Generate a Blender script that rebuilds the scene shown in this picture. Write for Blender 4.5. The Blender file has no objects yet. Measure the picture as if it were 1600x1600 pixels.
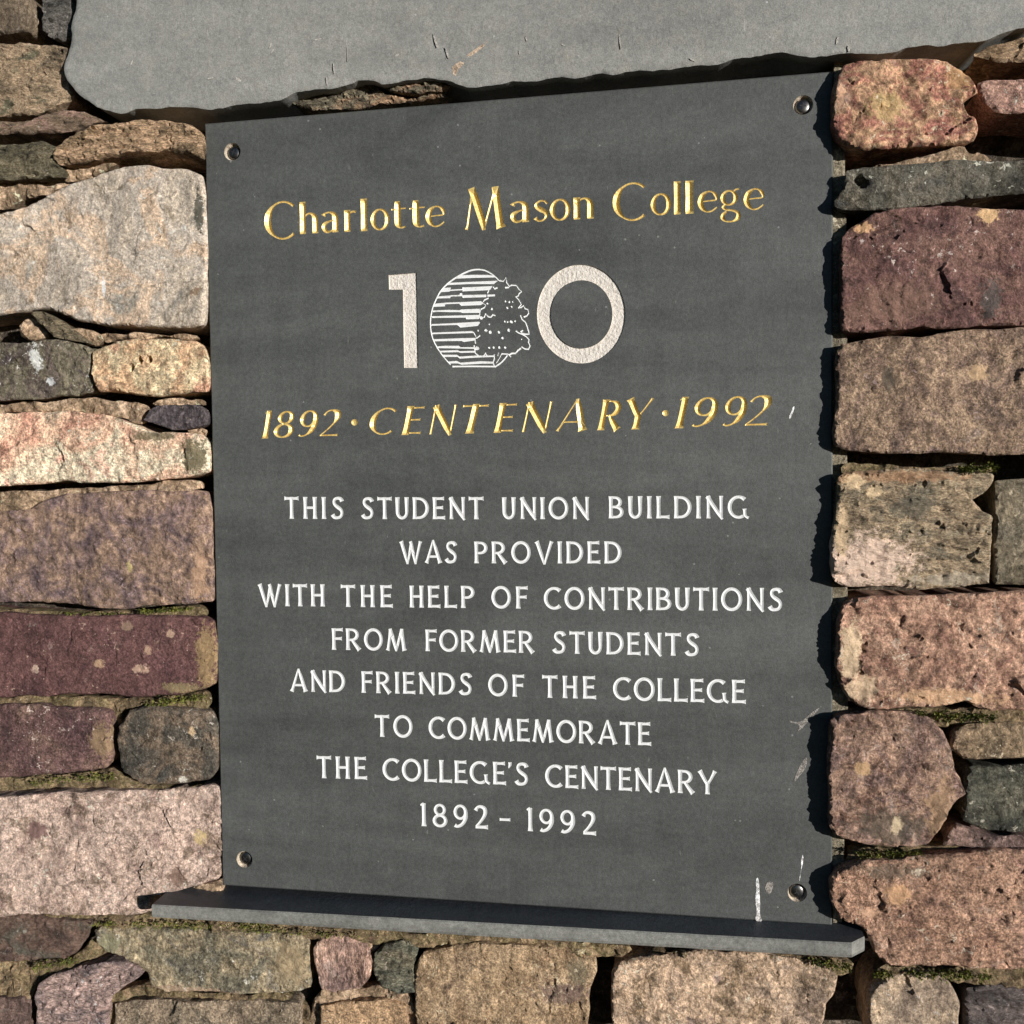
import bpy, bmesh, math, random
import numpy as np
from mathutils import Vector, Matrix, noise
from mathutils.geometry import delaunay_2d_cdt

scene = bpy.context.scene
COL = scene.collection
random.seed(11); RNG = np.random.default_rng(11)

# ------------------------------------------------------------------ camera
F_PX, SIZE = 1300.0, 1600.0
PITCH, YAW, ROLL = math.radians(1.92), math.radians(8.78), math.radians(-0.67)
CAM = Vector((0.128, -0.787, 0.023))
def _rot(a, b, c):
    ca, sa, cb, sb, cc, sc = math.cos(a), math.sin(a), math.cos(b), math.sin(b), math.cos(c), math.sin(c)
    return (np.array([[cc,-sc,0],[sc,cc,0],[0,0,1]]) @ np.array([[1,0,0],[0,ca,-sa],[0,sa,ca]])
            @ np.array([[cb,0,sb],[0,1,0],[-sb,0,cb]]))
_R = _rot(PITCH, YAW, ROLL)
def _w(v): return Vector((v[0], v[2], -v[1]))          # (right, down, away) -> blender x, y, z
RIGHT, DOWN, FWD = _w(_R[0]), _w(_R[1]), _w(_R[2])
cam_d = bpy.data.cameras.new('camera')
cam_d.sensor_width = 36.0; cam_d.lens = 36.0 * F_PX / SIZE
cam_d.clip_start = 0.01; cam_d.clip_end = 200.0
cam = bpy.data.objects.new('camera', cam_d); COL.objects.link(cam)
m3 = Matrix((RIGHT, -DOWN, -FWD)).transposed()
cam.matrix_world = Matrix.Translation(CAM) @ m3.to_4x4()
scene.camera = cam
scene.render.resolution_x = scene.render.resolution_y = 1024

def at(px, py, y=0.0):
    """point of the wall plane at depth y (metres, negative = proud of the plaque) seen at a photo pixel"""
    d = RIGHT * ((px - 800) / F_PX) + DOWN * ((py - 800) / F_PX) + FWD
    t = (y - CAM.y) / d.y
    p = CAM + d * t
    return p.x, p.z

# ------------------------------------------------------------------ light
SUN_AZ, SUN_EL = math.radians(54), math.radians(6)   # to the right of the wall's normal, low
world = bpy.data.worlds.new('World'); scene.world = world; world.use_nodes = True
wn = world.node_tree.nodes; wl = world.node_tree.links
sky = wn.new('ShaderNodeTexSky'); sky.sky_type = 'NISHITA'; sky.sun_disc = False
sky.sun_elevation = SUN_EL; sky.sun_rotation = math.pi - SUN_AZ
sky.ozone_density = 4.0; sky.dust_density = 0.1; sky.air_density = 1.0
wl.new(sky.outputs[0], wn['Background'].inputs[0]); wn['Background'].inputs[1].default_value = 0.06
sd = bpy.data.lights.new('sun', 'SUN'); sd.energy = 5.0; sd.angle = math.radians(0.5); sd.color = (1, 0.965, 0.915)
sun = bpy.data.objects.new('sun', sd); COL.objects.link(sun)
sdir = Vector((math.sin(SUN_AZ)*math.cos(SUN_EL), -math.cos(SUN_AZ)*math.cos(SUN_EL), math.sin(SUN_EL)))
sun.rotation_euler = sdir.to_track_quat('Z', 'Y').to_euler(); sun.location = sdir * 3
vs = scene.view_settings
vs.view_transform = 'Standard'; vs.look = 'None'; vs.gamma = 1.0; vs.use_curve_mapping = False; vs.exposure = 0.25

# ------------------------------------------------------------------ helpers
def lin(c):
    return tuple(((v/255)/12.92 if v/255 <= 0.04045 else ((v/255+0.055)/1.055)**2.4) for v in c)
GAIN = (1.43, 1.39, 1.46)
def alb(c):
    m = sum(c)/3; c = tuple(m + (v-m)*.86 for v in c)
    return tuple(min(0.82, v*g) for v, g in zip(lin(c), GAIN)) + (1,)

class NT:
    def __init__(s, name):
        s.m = bpy.data.materials.new(name); s.m.use_nodes = True
        s.n = s.m.node_tree.nodes; s.l = s.m.node_tree.links; s.b = s.n['Principled BSDF']
    def new(s, t, **kw):
        n = s.n.new(t)
        for k, v in kw.items():
            if k.startswith('i_'): n.inputs[k[2:].replace('_', ' ')].default_value = v
            else: setattr(n, k, v)
        return n
    def link(s, a, b): s.l.new(a, b)
    def noise(s, vec, scale, detail=8, rough=.6, dist=0.0):
        n = s.new('ShaderNodeTexNoise'); n.inputs['Scale'].default_value = scale
        n.inputs['Detail'].default_value = detail; n.inputs['Roughness'].default_value = rough
        n.inputs['Distortion'].default_value = dist; s.link(vec, n.inputs['Vector']); return n
    def ramp(s, fac, stops):
        r = s.new('ShaderNodeValToRGB'); e = r.color_ramp.elements
        while len(e) < len(stops): e.new(0.5)
        for el, (p, c) in zip(e, stops): el.position = p; el.color = c if len(c) == 4 else tuple(c)+(1,)
        s.link(fac, r.inputs[0]); return r.outputs[0]
    def mix(s, fac, a, b, mode='MIX'):
        n = s.new('ShaderNodeMix'); n.data_type = 'RGBA'; n.blend_type = mode; n.clamp_factor = True
        for src, sock in ((fac, n.inputs[0]), (a, n.inputs[6]), (b, n.inputs[7])):
            if hasattr(src, 'links'): s.link(src, sock)
            else: sock.default_value = src
        return n.outputs[2]
    def math(s, op, a, b=0.0, clamp=False):
        n = s.new('ShaderNodeMath'); n.operation = op; n.use_clamp = clamp
        for src, sock in ((a, n.inputs[0]), (b, n.inputs[1])):
            if hasattr(src, 'links'): s.link(src, sock)
            else: sock.default_value = src
        return n.outputs[0]
    def coords(s, off=(0, 0, 0), scale=(1, 1, 1), rot=0.0):
        t = s.new('ShaderNodeTexCoord'); mp = s.new('ShaderNodeMapping')
        mp.inputs['Location'].default_value = off; mp.inputs['Scale'].default_value = scale
        mp.inputs['Rotation'].default_value = (0, rot, 0)
        s.link(t.outputs['Object'], mp.inputs['Vector']); return mp.outputs[0], t.outputs['Object']

def grey(v): return (v, v, v, 1)

def stone_mat(name, cols, seed=0, aniso=1.0, rot=0.0, scale=22, contrast=.45, speck=None, speck_amt=.25,
              lichen=None, lichen_amt=.35, patches=(), rough=.9, bump=1.0):
    t = NT(name); off = (seed*3.17, seed*1.31, seed*2.03); rs = random.Random(seed*17+3)
    g1, g2, g3 = rs.uniform(.6, 1.25), rs.uniform(.8, 1.4), rs.uniform(.8, 1.4)
    v, obj = t.coords(off, (1, 1, aniso), rot)
    n1 = t.noise(v, scale, 7, .62, .7)
    k = len(cols); lo, hi = .33, .67
    c = t.ramp(n1.outputs[0], [(lo + (hi-lo)*i/max(1, k-1), alb(col)) for i, col in enumerate(cols)])
    big = t.noise(v, scale*.33, 4, .55, .3)
    c = t.mix(1.0, c, t.ramp(big.outputs[0], [(.3, grey(.78)), (.7, grey(1.18))]), 'MULTIPLY')
    n2 = t.noise(v, 170*g1, 7, rs.uniform(.68, .84), rs.uniform(.1, .8)); contrast *= 1.75*g2; contrast = min(contrast, .8)
    c = t.mix(1.0, c, t.ramp(n2.outputs[0], [(.32, grey(1-contrast)), (.5, grey(1.0)), (.70, grey(1+contrast*1.25))]), 'MULTIPLY')
    n3 = t.noise(v, 430*g1, 4, .82)
    c = t.mix(1.0, c, t.ramp(n3.outputs[0], [(.34, grey(1-.48*g3)), (.5, grey(1)), (.66, grey(1+.66*g3))]), 'MULTIPLY')
    bl = t.noise(v, rs.uniform(26, 55), 7, .72, rs.uniform(.3, 1.2))
    b0 = rs.uniform(.52, .60)
    c = t.mix(t.math('MULTIPLY', t.ramp(bl.outputs[0], [(b0, grey(0)), (b0+.05, grey(1))]), rs.uniform(.3, .7)), c, t.mix(1.0, c, alb(rs.choice([(120,116,112),(128,112,108),(124,122,104)])), 'MULTIPLY'))
    c = t.mix(t.math('MULTIPLY', t.ramp(bl.outputs[0], [(.90-b0-.03, grey(1)), (.92-b0+.03, grey(0))]), rs.uniform(.25, .6)), c, t.mix(.5, c, alb((196,180,162))))
    pit = t.ramp(t.noise(v, 240, 5, .75, .4).outputs[0], [(.30, grey(1)), (.36, grey(0))])
    c = t.mix(t.math('MULTIPLY', pit, .45), c, alb((48,42,38)))
    vc, _ = t.coords((seed*.7, seed, 2), (1, 1, max(1.0, aniso*.8)), rot)
    wv = t.new('ShaderNodeVectorMath', operation='MULTIPLY_ADD'); wn1 = t.noise(vc, 45, 6, .7)
    t.link(wn1.outputs['Color'], wv.inputs[0]); wv.inputs[1].default_value = (.03, .03, .03); t.link(vc, wv.inputs[2])
    ck = t.new('ShaderNodeTexVoronoi'); ck.feature = 'DISTANCE_TO_EDGE'; ck.inputs['Scale'].default_value = rs.uniform(14, 34); t.link(wv.outputs[0], ck.inputs['Vector'])
    cm = t.ramp(t.noise(v, 30, 4, .6).outputs[0], [(.46, grey(0)), (.6, grey(1))])
    crack = t.math('MULTIPLY', t.ramp(ck.outputs['Distance'], [(.0, grey(1)), (.035, grey(0))]), cm)
    c = t.mix(t.math('MULTIPLY', crack, .55), c, alb((52,46,40)))
    if not speck: speck = tuple(min(235, x*1.25+34) for x in cols[-1]); speck_amt = .15
    v2, _ = t.coords((seed*1.7+5, 3, seed), (1, 1, max(1, aniso*.5)), rot)
    if lichen:
        nl = t.noise(v2, 34, 9, .68, .9)
        a = .72 - .2*lichen_amt
        f = t.ramp(nl.outputs[0], [(a-.03, grey(0)), (a+.03, grey(.9))])
        c = t.mix(f, c, alb(lichen))
    if patches: nn = t.noise(v2, 55, 6, .7, .4); nf = t.noise(v2, 210, 5, .75, .6)
    for (px, py, p, rx, rz, col) in patches:
        sub = t.new('ShaderNodeVectorMath', operation='SUBTRACT'); t.link(obj, sub.inputs[0])
        sub.inputs[1].default_value = (px, 0, py)
        mu = t.new('ShaderNodeVectorMath', operation='MULTIPLY'); t.link(sub.outputs[0], mu.inputs[0])
        mu.inputs[1].default_value = (1/rx, 0, 1/rz)
        ln = t.new('ShaderNodeVectorMath', operation='LENGTH'); t.link(mu.outputs[0], ln.inputs[0])
        s = t.math('ADD', ln.outputs['Value'], t.math('MULTIPLY', t.math('SUBTRACT', nn.outputs[0], .5), 2.2))
        s = t.math('ADD', s, t.math('MULTIPLY', t.math('SUBTRACT', nf.outputs[0], .5), 2.2))
        f = t.ramp(s, [(.74, grey(p)), (1.0, grey(0))])
        gr = t.mix(1.0, alb(col), t.ramp(n2.outputs[0], [(.3, grey(.7)), (.7, grey(1.25))]), 'MULTIPLY')
        c = t.mix(f, c, gr)
    if speck:
        ms = t.ramp(t.noise(v2, 24, 4, .65).outputs[0], [(.50-.1*speck_amt, grey(0)), (.68-.1*speck_amt, grey(1))])
        sp = t.noise(v2, 170, 5, .72, .5)
        f = t.ramp(t.math('ADD', sp.outputs[0], t.math('MULTIPLY', ms, .10)), [(.655, grey(0)), (.70, grey(1))])
        c = t.mix(t.math('MULTIPLY', f, .85), c, alb(speck))
    t.link(c, t.b.inputs['Base Color'])
    t.b.inputs['Roughness'].default_value = rough; t.b.inputs['Specular IOR Level'].default_value = .25
    h = t.math('ADD', t.math('MULTIPLY', n2.outputs[0], 1.0), t.math('MULTIPLY', n3.outputs[0], .4)); h = t.math('SUBTRACT', h, t.math('MULTIPLY', crack, .12))
    bp = t.new('ShaderNodeBump'); bp.inputs['Strength'].default_value = .85*bump; bp.inputs['Distance'].default_value = .005
    t.link(h, bp.inputs['Height']); t.link(bp.outputs[0], t.b.inputs['Normal'])
    return t.m

def mesh_obj(name, verts, faces, mat, parent=None, smooth=True, origin=None):
    me = bpy.data.meshes.new(name)
    if origin is not None:
        o = Vector(origin); verts = [tuple(Vector(v) - o) for v in verts]
    me.from_pydata([tuple(v) for v in verts], [], faces); me.update()
    me.polygons.foreach_set('use_smooth', [smooth]*len(me.polygons))
    ob = bpy.data.objects.new(name, me); COL.objects.link(ob)
    if mat: me.materials.append(mat)
    if origin is not None: ob.location = origin
    if parent: ob.parent = parent
    return ob
def empty(name, label, cat, loc=(0, 0, 0)):
    o = bpy.data.objects.new(name, None); COL.objects.link(o); o.location = loc
    o.empty_display_size = .05; o['label'] = label; o['category'] = cat; return o

# ------------------------------------------------------------------ stones
def seg_dist(P, A, B):
    d = B - A; L = (d*d).sum(1) + 1e-12; best = np.full(len(P), 1e9)
    for i in range(0, len(P), 1500):
        q = P[i:i+1500, None, :] - A[None]
        t = np.clip((q*d[None]).sum(2)/L, 0, 1)
        e = q - t[..., None]*d[None]
        best[i:i+1500] = np.sqrt((e*e).sum(2)).min(1)
    return best
def in_poly(P, V):
    x, y = P[:, 0], P[:, 1]; r = np.zeros(len(P), bool); n = len(V)
    for i in range(n):
        x0, y0 = V[i-1]; x1, y1 = V[i]
        c = (y0 > y) != (y1 > y)
        with np.errstate(divide='ignore', invalid='ignore'):
            r ^= c & (x < (x1-x0)*(y-y0)/(y1-y0+1e-15) + x0)
    return r
def smooth_loop(V, it=1):
    for _ in range(it):                         # Chaikin corner cutting
        N = np.roll(V, -1, 0); V = np.stack([V*.75+N*.25, V*.25+N*.75], 1).reshape(-1, 2)
    return V
def resample(V, step):
    W = np.vstack([V, V[:1]]); d = np.sqrt((np.diff(W, axis=0)**2).sum(1)); s = np.concatenate([[0], np.cumsum(d)])
    n = max(8, int(s[-1]/step)); t = np.linspace(0, s[-1], n, endpoint=False)
    return np.stack([np.interp(t, s, W[:, 0]), np.interp(t, s, W[:, 1])], 1)
def area(V):
    return .5*np.sum(V[:, 0]*np.roll(V[:, 1], -1) - np.roll(V[:, 0], -1)*V[:, 1])

def make_stone(name, poly_px, p, mat, parent, r=4.0, amp=(1.2, .9, .0), step=2.1, depth=64, edge=1.2, seed=0,
               aniso=1.0, rot=0.0, tilt=(0, 0), cut=0, dents=(), grow=0.0, facet=1.0):
    """a stone: outline on the wall plane p mm proud of the plaque, rounded rim, rough broken face, real depth"""
    V = np.array([at(x, y, -p/1000) for x, y in poly_px])*1000.0
    if area(V) < 0: V = V[::-1]
    V = resample(smooth_loop(V, cut), step)
    N = np.roll(V, -1, 0) - np.roll(V, 1, 0); N = np.stack([N[:, 1], -N[:, 0]], 1)
    N /= np.linalg.norm(N, axis=1)[:, None] + 1e-9
    off = np.array([edge*(1.5*noise.fractal(Vector((x/24, y/24, seed*7.3)), 1.25, 2.1, 4)) for x, y in V])
    V = V + N*(off + grow)[:, None]
    lo, hi = V.min(0), V.max(0); s = step
    gx, gy = np.meshgrid(np.arange(lo[0], hi[0], s), np.arange(lo[1], hi[1], s*.87))
    gx = gx + (np.arange(gx.shape[0]) % 2)[:, None]*s*.5
    P = np.stack([gx.ravel(), gy.ravel()], 1); P = P + RNG.uniform(-.28, .28, P.shape)*s
    P = P[in_poly(P, V)]
    if len(P):
        D = seg_dist(P, V, np.roll(V, -1, 0)); P = P[D > s*.45]
    n = len(V)
    pts = [Vector(q) for q in V] + [Vector(q) for q in P]
    ov, oe, of, _, _, _ = delaunay_2d_cdt(pts, [(i, (i+1) % n) for i in range(n)], [], 4, 1e-4)
    Q = np.array([tuple(v) for v in ov]); d = seg_dist(Q, V, np.roll(V, -1, 0))
    c = Q.mean(0); ext = (hi-lo).max()
    cr, sr = math.cos(rot), math.sin(rot)
    fvar = random.Random(seed*5+1).uniform(.55, 1.5)
    Y = np.empty(len(Q))
    for i, (x, z) in enumerate(Q):
        u, w = (x-c[0])*cr + (z-c[1])*sr, (-(x-c[0])*sr + (z-c[1])*cr)*aniso
        q = Vector((u, w, seed*13.7))
        h = amp[0]*2.0*noise.noise(q/55) + amp[1]*1.25*noise.fractal(q/15, .75, 2.2, 6)
        wq = q + Vector((4*noise.noise(q/12), 4*noise.noise(q/12+Vector((9,3,1))), 0))
        for cell, sl in ((30, .085), (11, .12)):
            cp = noise.voronoi(wq/cell)[1][0]; g = noise.noise_vector(cp*3.71 + Vector((seed, 2, 1)))
            h += fvar*facet*sl*((wq.x/cell-cp.x)*g.x + (wq.y/cell-cp.y)*g.y)*cell*1.6 + fvar*facet*sl*cell*.22*g.z
        if amp[2]:
            dd = noise.voronoi(q/26)[0]; h += amp[2]*.55*(min(.28, dd[1]-dd[0]) - .2)*4
            h += amp[2]*.7*noise.hetero_terrain(q/9, .8, 2.0, 4, .5)*.5
        rr = .4*r*(1 + .6*noise.noise(Vector((x/22, z/22, seed*3.1+9))))
        k = min(1.0, max(0.0, d[i]/rr)); roll = rr*(1 - math.sqrt(max(0, 1-(1-k)**2)))
        h += tilt[0]*(x-c[0]) + tilt[1]*(z-c[1])
        for (dx, dz, rad, dep) in dents:
            e = math.hypot(x-dx, z-dz)/rad
            if e < 1: h -= dep*(1-e*e)**.5
        Y[i] = -p - h + roll
    faces = [tuple(f) for f in of]
    cnt = {}
    for f in faces:
        for a, b in zip(f, f[1:]+f[:1]): cnt[(a, b)] = 1
    bd = [(a, b) for (a, b) in cnt if (b, a) not in cnt]
    verts = [(x/1000, y/1000, z/1000) for (x, z), y in zip(Q, Y)]
    ring = sorted({a for e in bd for a in e}); prev = {a: a for a in ring}
    nx = dict(bd); pv = {b: a for a, b in bd}; S = {a: Q[a] for a in ring}
    for _ in range(10): S = {a: (S[a] + S[pv.get(a, a)] + S[nx.get(a, a)])/3 for a in ring}
    for back, sh in ((4, .0), (12, -.8), (depth, -2.5)):
        cur = {}
        for a in ring:
            x, z = Q[a]; wob = 3.0*noise.noise(Vector((x/9, z/9, back*.7)))
            k_ = min(1.0, back/12); b0 = Q[a]*(1-k_) + S[a]*k_
            dv = c - b0; dv = dv/(np.linalg.norm(dv)+1e-9)
            x2, z2 = b0 + dv*(-sh + wob*.5*min(1, back/12))
            cur[a] = len(verts); verts.append((x2/1000, (Y[a]+back if back < depth else -p+depth)/1000, z2/1000))
        for a, b in bd: faces.append((prev[b], prev[a], cur[a], cur[b]))
        prev = cur
    # orientation: front must face -y
    f0 = faces[0]; a, b, cc = (Vector(verts[i]) for i in f0[:3])
    if (b-a).cross(cc-a).y > 0: faces = [tuple(reversed(f)) for f in faces]
    faces = [f for f in faces if len(set(f)) == len(f)]
    ob = mesh_obj(name, verts, faces, mat, parent, True, (c[0]/1000, -p/1000, c[1]/1000))
    ob.data.set_sharp_from_angle(angle=math.radians(38)); return ob

def cdt_holes(pts, edges, eps):
    """constrained triangulation that keeps only the even-odd inside (counters and holes left open)"""
    ov, oe, of, vm, em, fm = delaunay_2d_cdt(pts, edges, [], 0, eps)
    con = {(min(a, b), max(a, b)) for (a, b), o in zip(oe, em) if o}
    e2f = {}
    for fi, f in enumerate(of):
        for a, b in zip(f, f[1:]+f[:1]): e2f.setdefault((min(a, b), max(a, b)), []).append(fi)
    par = [None]*len(of); todo = []
    for e, fs in e2f.items():
        if len(fs) == 1 and par[fs[0]] is None: par[fs[0]] = 1 if e in con else 0; todo.append(fs[0])
    while todo:
        fi = todo.pop(); f = of[fi]
        for a, b in zip(f, f[1:]+f[:1]):
            e = (min(a, b), max(a, b))
            for g in e2f[e]:
                if par[g] is None: par[g] = par[fi] ^ (1 if e in con else 0); todo.append(g)
    return ov, oe, [f for f, p in zip(of, par) if p], vm, em, fm
def L_(*a): return [(a[i], a[i+1]) for i in range(0, len(a), 2)]
def ext(poly):
    o = []
    for x, y in poly:
        if x <= -60: x -= 14
        if x >= 1640: x += 22
        if y >= 1600: y += 48
        o.append((x, y))
    return o

wall = empty('stone_wall', 'rubble wall of brown, purple and pale grey stones set round the slate plaque', 'wall')

# (outline in photo pixels, mm proud, colours, options)
STONES = []
def stone(poly, p, cols, label=None, **kw): STONES.append((ext(poly), p, cols, label, kw))
# --- beside the plaque's left edge, top to bottom
stone(L_(64,-10, 112,-10, 116,40, 112,60, 95,65, 75,58, 63,46), 2, [(52,52,48),(86,84,76),(104,100,90)], aniso=2, amp=(1,1.2,.5))
stone(L_(-60,-20, 40,-20, 46,20, 44,50, -60,56), 5, [(80,70,55),(128,112,88)], amp=(1,1.2,.5))
stone(L_(-60,64, 48,68, 75,70, 107,76, 103,95, 101,112, 106,135, 113,152, 95,158, 75,172, 48,178, -60,184), 5, [(62,54,44),(112,98,74),(150,128,98),(92,88,66)], aniso=2.0, rot=-.15, amp=(1.5,2.2,1.2), speck=(205,185,150))
stone(L_(-60,192, 48,187, 70,177, 95,172, 130,174, 150,181, 168,190, 140,196, 120,200, 95,208, 60,207, -60,212), 6, [(76,66,54),(128,108,84),(160,128,110)], aniso=3, amp=(1,1.6,1.2), rot=.2)
stone(L_(85,243, 95,222, 120,205, 150,195, 185,190, 225,184, 260,185, 300,195, 314,205, 316,225, 315,248, 290,240, 250,236, 200,238, 160,246, 125,253, 95,257, 87,252), 9, [(84,70,50),(132,110,80),(168,138,104),(112,94,66)], aniso=3.2, rot=.12, amp=(1.5,2.6,1.8), r=5)
stone(L_(-60,226, 48,223, 70,222, 88,228, 85,240, 88,255, 102,268, 98,276, 60,280, -60,282), 5, [(54,52,40),(92,86,64),(122,112,84)], aniso=2.6, amp=(1.5,2.4,1.2))
stone(L_(-60,345, 20,330, 48,316, 80,301, 115,285, 160,269, 190,257, 225,255, 260,261, 290,264, 312,270, 318,300, 320,350, 321,400, 321,450, 320,490, 316,508, 290,513, 230,510, 160,507, 120,499, 95,489, 75,482, 48,484, -60,500), 5,
      [(132,126,112),(180,166,142),(170,160,142),(194,168,136),(146,140,124)], 'large pale grey and tan stone with a worn smooth face', contrast=.22, scale=16, r=7, amp=(2.2,1.1,.4),
      lichen=(96,96,84), lichen_amt=.18, patches=[(310,330,.9,5,22,(74,74,62)),(306,455,.8,8,6,(120,96,70)),(162,450,.9,2,14,(222,214,200))], bump=.8)
stone(L_(48,488, 66,486, 90,499, 112,514, 135,530, 150,541, 130,536, 104,528, 84,526, 60,506), 2, [(70,66,50),(118,106,80)], aniso=3, rot=-.7, amp=(1,2.0,1.5), r=2, step=2)
stone(L_(-60,538, 48,533, 75,530, 105,532, 130,540, 145,548, 140,570, 143,585, 146,610, 140,615, 100,619, 48,624, -60,630), 4, [(66,58,54),(92,82,70),(104,98,76),(74,64,62)], contrast=.3, speck=(206,196,180), speck_amt=.6, patches=[(56,560,.95,7,16,(214,206,190)),(78,596,.9,5,5,(214,206,196))])
stone(L_(143,562, 145,548, 165,540, 180,531, 215,527, 270,528, 305,532, 318,545, 323,565, 324,590, 322,612, 295,613, 250,620, 215,617, 180,610, 155,612, 150,600, 143,582), 6, [(172,132,98),(204,166,122),(216,184,140),(186,140,108)], 'ochre stone with three small round holes', contrast=.3, r=7, amp=(1.6,1.4,.5), holes=[(218,562,3.6,9),(233,562,3.6,9),(205,575,3.8,9)])
stone(L_(222,656, 232,640, 245,633, 290,631, 315,633, 324,645, 325,665, 300,669, 270,670, 245,664, 230,660), 5, [(64,58,58),(84,76,76),(74,68,66)], contrast=.2, r=3, amp=(.6,.8,.3), speck=(170,150,120))
stone(L_(-60,648, 48,645, 110,643, 160,648, 210,664, 240,676, 270,675, 310,678, 322,690, 326,715, 325,737, 290,745, 250,752, 190,755, 140,755, 100,753, 48,757, -60,762), 5,
      [(190,140,112),(214,168,134),(226,190,156),(204,150,124)], 'long salmon pink stone with an olive stained end', contrast=.26, r=6, amp=(2,1.3,.3), patches=[(302,712,.95,14,20,(108,100,72)),(238,682,.9,24,5,(116,104,76))], speck=(236,206,176))
stone(L_(-60,800, 48,796, 70,781, 100,771, 160,768, 240,766, 320,767, 328,800, 330,850, 331,900, 331,940, 290,944, 240,946, 180,953, 120,945, 48,940, -60,945), 4,
      [(84,70,70),(112,92,84),(142,116,92),(98,80,78)], contrast=.42, scale=30, r=5, amp=(1.8,1.7,.6), lichen=(160,136,112), lichen_amt=.3, patches=[(312,905,.8,9,30,(168,134,102)),(202,888,.9,4,6,(166,150,96))])
stone(L_(-60,955, 48,960, 150,962, 260,962, 315,966, 332,970, 335,1010, 336,1050, 334,1070, 318,1078, 280,1086, 200,1091, 150,1084, 100,1086, 48,1088, -60,1092), 5,
      [(82,56,54),(104,72,66),(94,64,62)], 'purple brown stone with round cream lichen spots', contrast=.28, r=6, amp=(1.4,.9,.2), speck=(196,166,140), speck_amt=.1, lichen=(170,142,114), lichen_amt=.12,
      patches=[(153,1036,.95,7,6,(178,144,110)),(218,1046,.95,10,5,(182,150,124)),(268,990,.9,6,5,(176,146,118)),(232,1016,.9,5,5,(172,140,112)),(200,978,.8,8,6,(150,124,100)),(322,1025,.95,13,34,(150,124,84)),(280,1075,.8,24,6,(140,124,84)),(55,1045,.9,5,5,(176,150,128))])
stone(L_(-60,1105, 48,1101, 100,1105, 150,1108, 170,1113, 172,1150, 173,1185, 165,1198, 140,1206, 100,1210, 48,1214, -60,1218), 4, [(78,56,54),(100,74,68),(116,92,76)], contrast=.35, r=6, speck=(206,182,166), speck_amt=.5, patches=[(158,1160,.8,12,24,(142,118,84))])
stone(L_(180,1150, 185,1130, 200,1111, 230,1104, 280,1106, 325,1112, 335,1130, 337,1170, 338,1205, 325,1218, 290,1225, 250,1228, 222,1226, 205,1220, 190,1205, 185,1185, 182,1170), 6, [(62,60,52),(84,78,66),(112,96,76),(70,68,60)], 'rounded dark olive grey stone', contrast=.3, scale=30, r=9, amp=(1.5,1.0,.3), speck=(190,180,160), patches=[(300,1143,.9,3.5,6,(214,174,128)),(285,1218,.9,5,4,(208,196,176))])
stone(L_(-60,1246, 48,1240, 150,1238, 220,1241, 280,1240, 320,1234, 335,1237, 340,1270, 343,1320, 342,1370, 330,1384, 300,1392, 265,1401, 231,1409, 229,1424, 231,1431, 200,1433, 140,1431, 48,1426, -60,1426), 12,
      [(142,118,104),(172,148,128),(188,164,144),(158,134,116)], 'large beige stone at the left end of the slate ledge', contrast=.36, scale=34, r=5, amp=(1.2,1.2,.4), tilt=(-.09, -.02), lichen=(126,102,88), lichen_amt=.25, patches=[(62,1298,.9,13,9,(120,92,84)),(268,1375,.85,9,10,(116,92,76)),(302,1318,.8,8,9,(204,178,118))])
stone(L_(-60,1426, 48,1431, 90,1435, 130,1440, 145,1441, 125,1470, 118,1490, 100,1499, 48,1502, -60,1505), 2, [(76,62,54),(104,82,68),(90,86,72)], contrast=.35, aniso=1.6, rot=.3, r=6, amp=(1.5,2,.8))
stone(L_(60,1536, 85,1524, 130,1507, 165,1501, 200,1506, 225,1519, 215,1530, 190,1545, 172,1560, 160,1600, 60,1600, 53,1560), 3, [(92,82,80),(142,120,108),(176,148,134)], contrast=.4, aniso=2, rot=.5, r=4, amp=(1.5,2.2,1.2))
stone(L_(146,1456, 160,1448, 190,1450, 280,1453, 380,1457, 470,1463, 482,1475, 482,1500, 480,1522, 486,1543, 470,1551, 400,1553, 320,1550, 260,1552, 235,1545, 229,1522, 190,1496, 165,1489, 152,1475), 2,
      [(86,82,70),(110,104,82),(136,122,92),(96,92,80)], contrast=.3, scale=26, r=5, amp=(1.4,1.0,.3), speck=(206,198,180), patches=[(455,1505,.75,18,26,(156,136,100)),(170,1475,.8,14,14,(132,128,96)),(300,1548,.7,60,5,(170,142,112))])
stone(L_(490,1480, 500,1466, 530,1462, 560,1470, 578,1490, 582,1508, 575,1530, 560,1547, 520,1554, 500,1547, 491,1520, 488,1500), 2, [(112,90,80),(152,122,104),(176,142,114)], contrast=.35, aniso=.5, r=5, amp=(1.2,1.8,.9), speck=(196,176,150))
stone(L_(583,1490, 600,1476, 640,1470, 655,1480, 648,1510, 650,1550, 622,1555, 600,1545, 586,1530, 581,1510), 2, [(62,64,54),(92,92,74),(116,108,84)], contrast=.35, rot=.5, aniso=2, r=6, amp=(1.5,1.6,.9), speck=(190,170,150))
stone(L_(648,1512, 662,1490, 700,1480, 740,1474, 800,1477, 860,1481, 910,1486, 930,1500, 933,1520, 923,1545, 915,1600, 650,1600, 647,1550), 2, [(104,84,62),(138,114,82),(158,134,100),(118,96,72)], contrast=.38, r=5, amp=(1.5,1.4,.6), speck=(210,186,150), patches=[(900,1520,.75,12,14,(108,100,76)),(880,1553,.7,30,10,(104,84,76))])
stone(L_(957,1522, 967,1506, 1000,1498, 1060,1491, 1120,1488, 1180,1490, 1240,1500, 1290,1511, 1310,1526, 1303,1550, 1290,1570, 1280,1600, 960,1600, 955,1560), 3, [(132,112,92),(160,136,108),(178,150,118),(142,120,104)], contrast=.36, r=6, amp=(1.8,1.4,.5), speck=(214,192,164))
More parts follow.
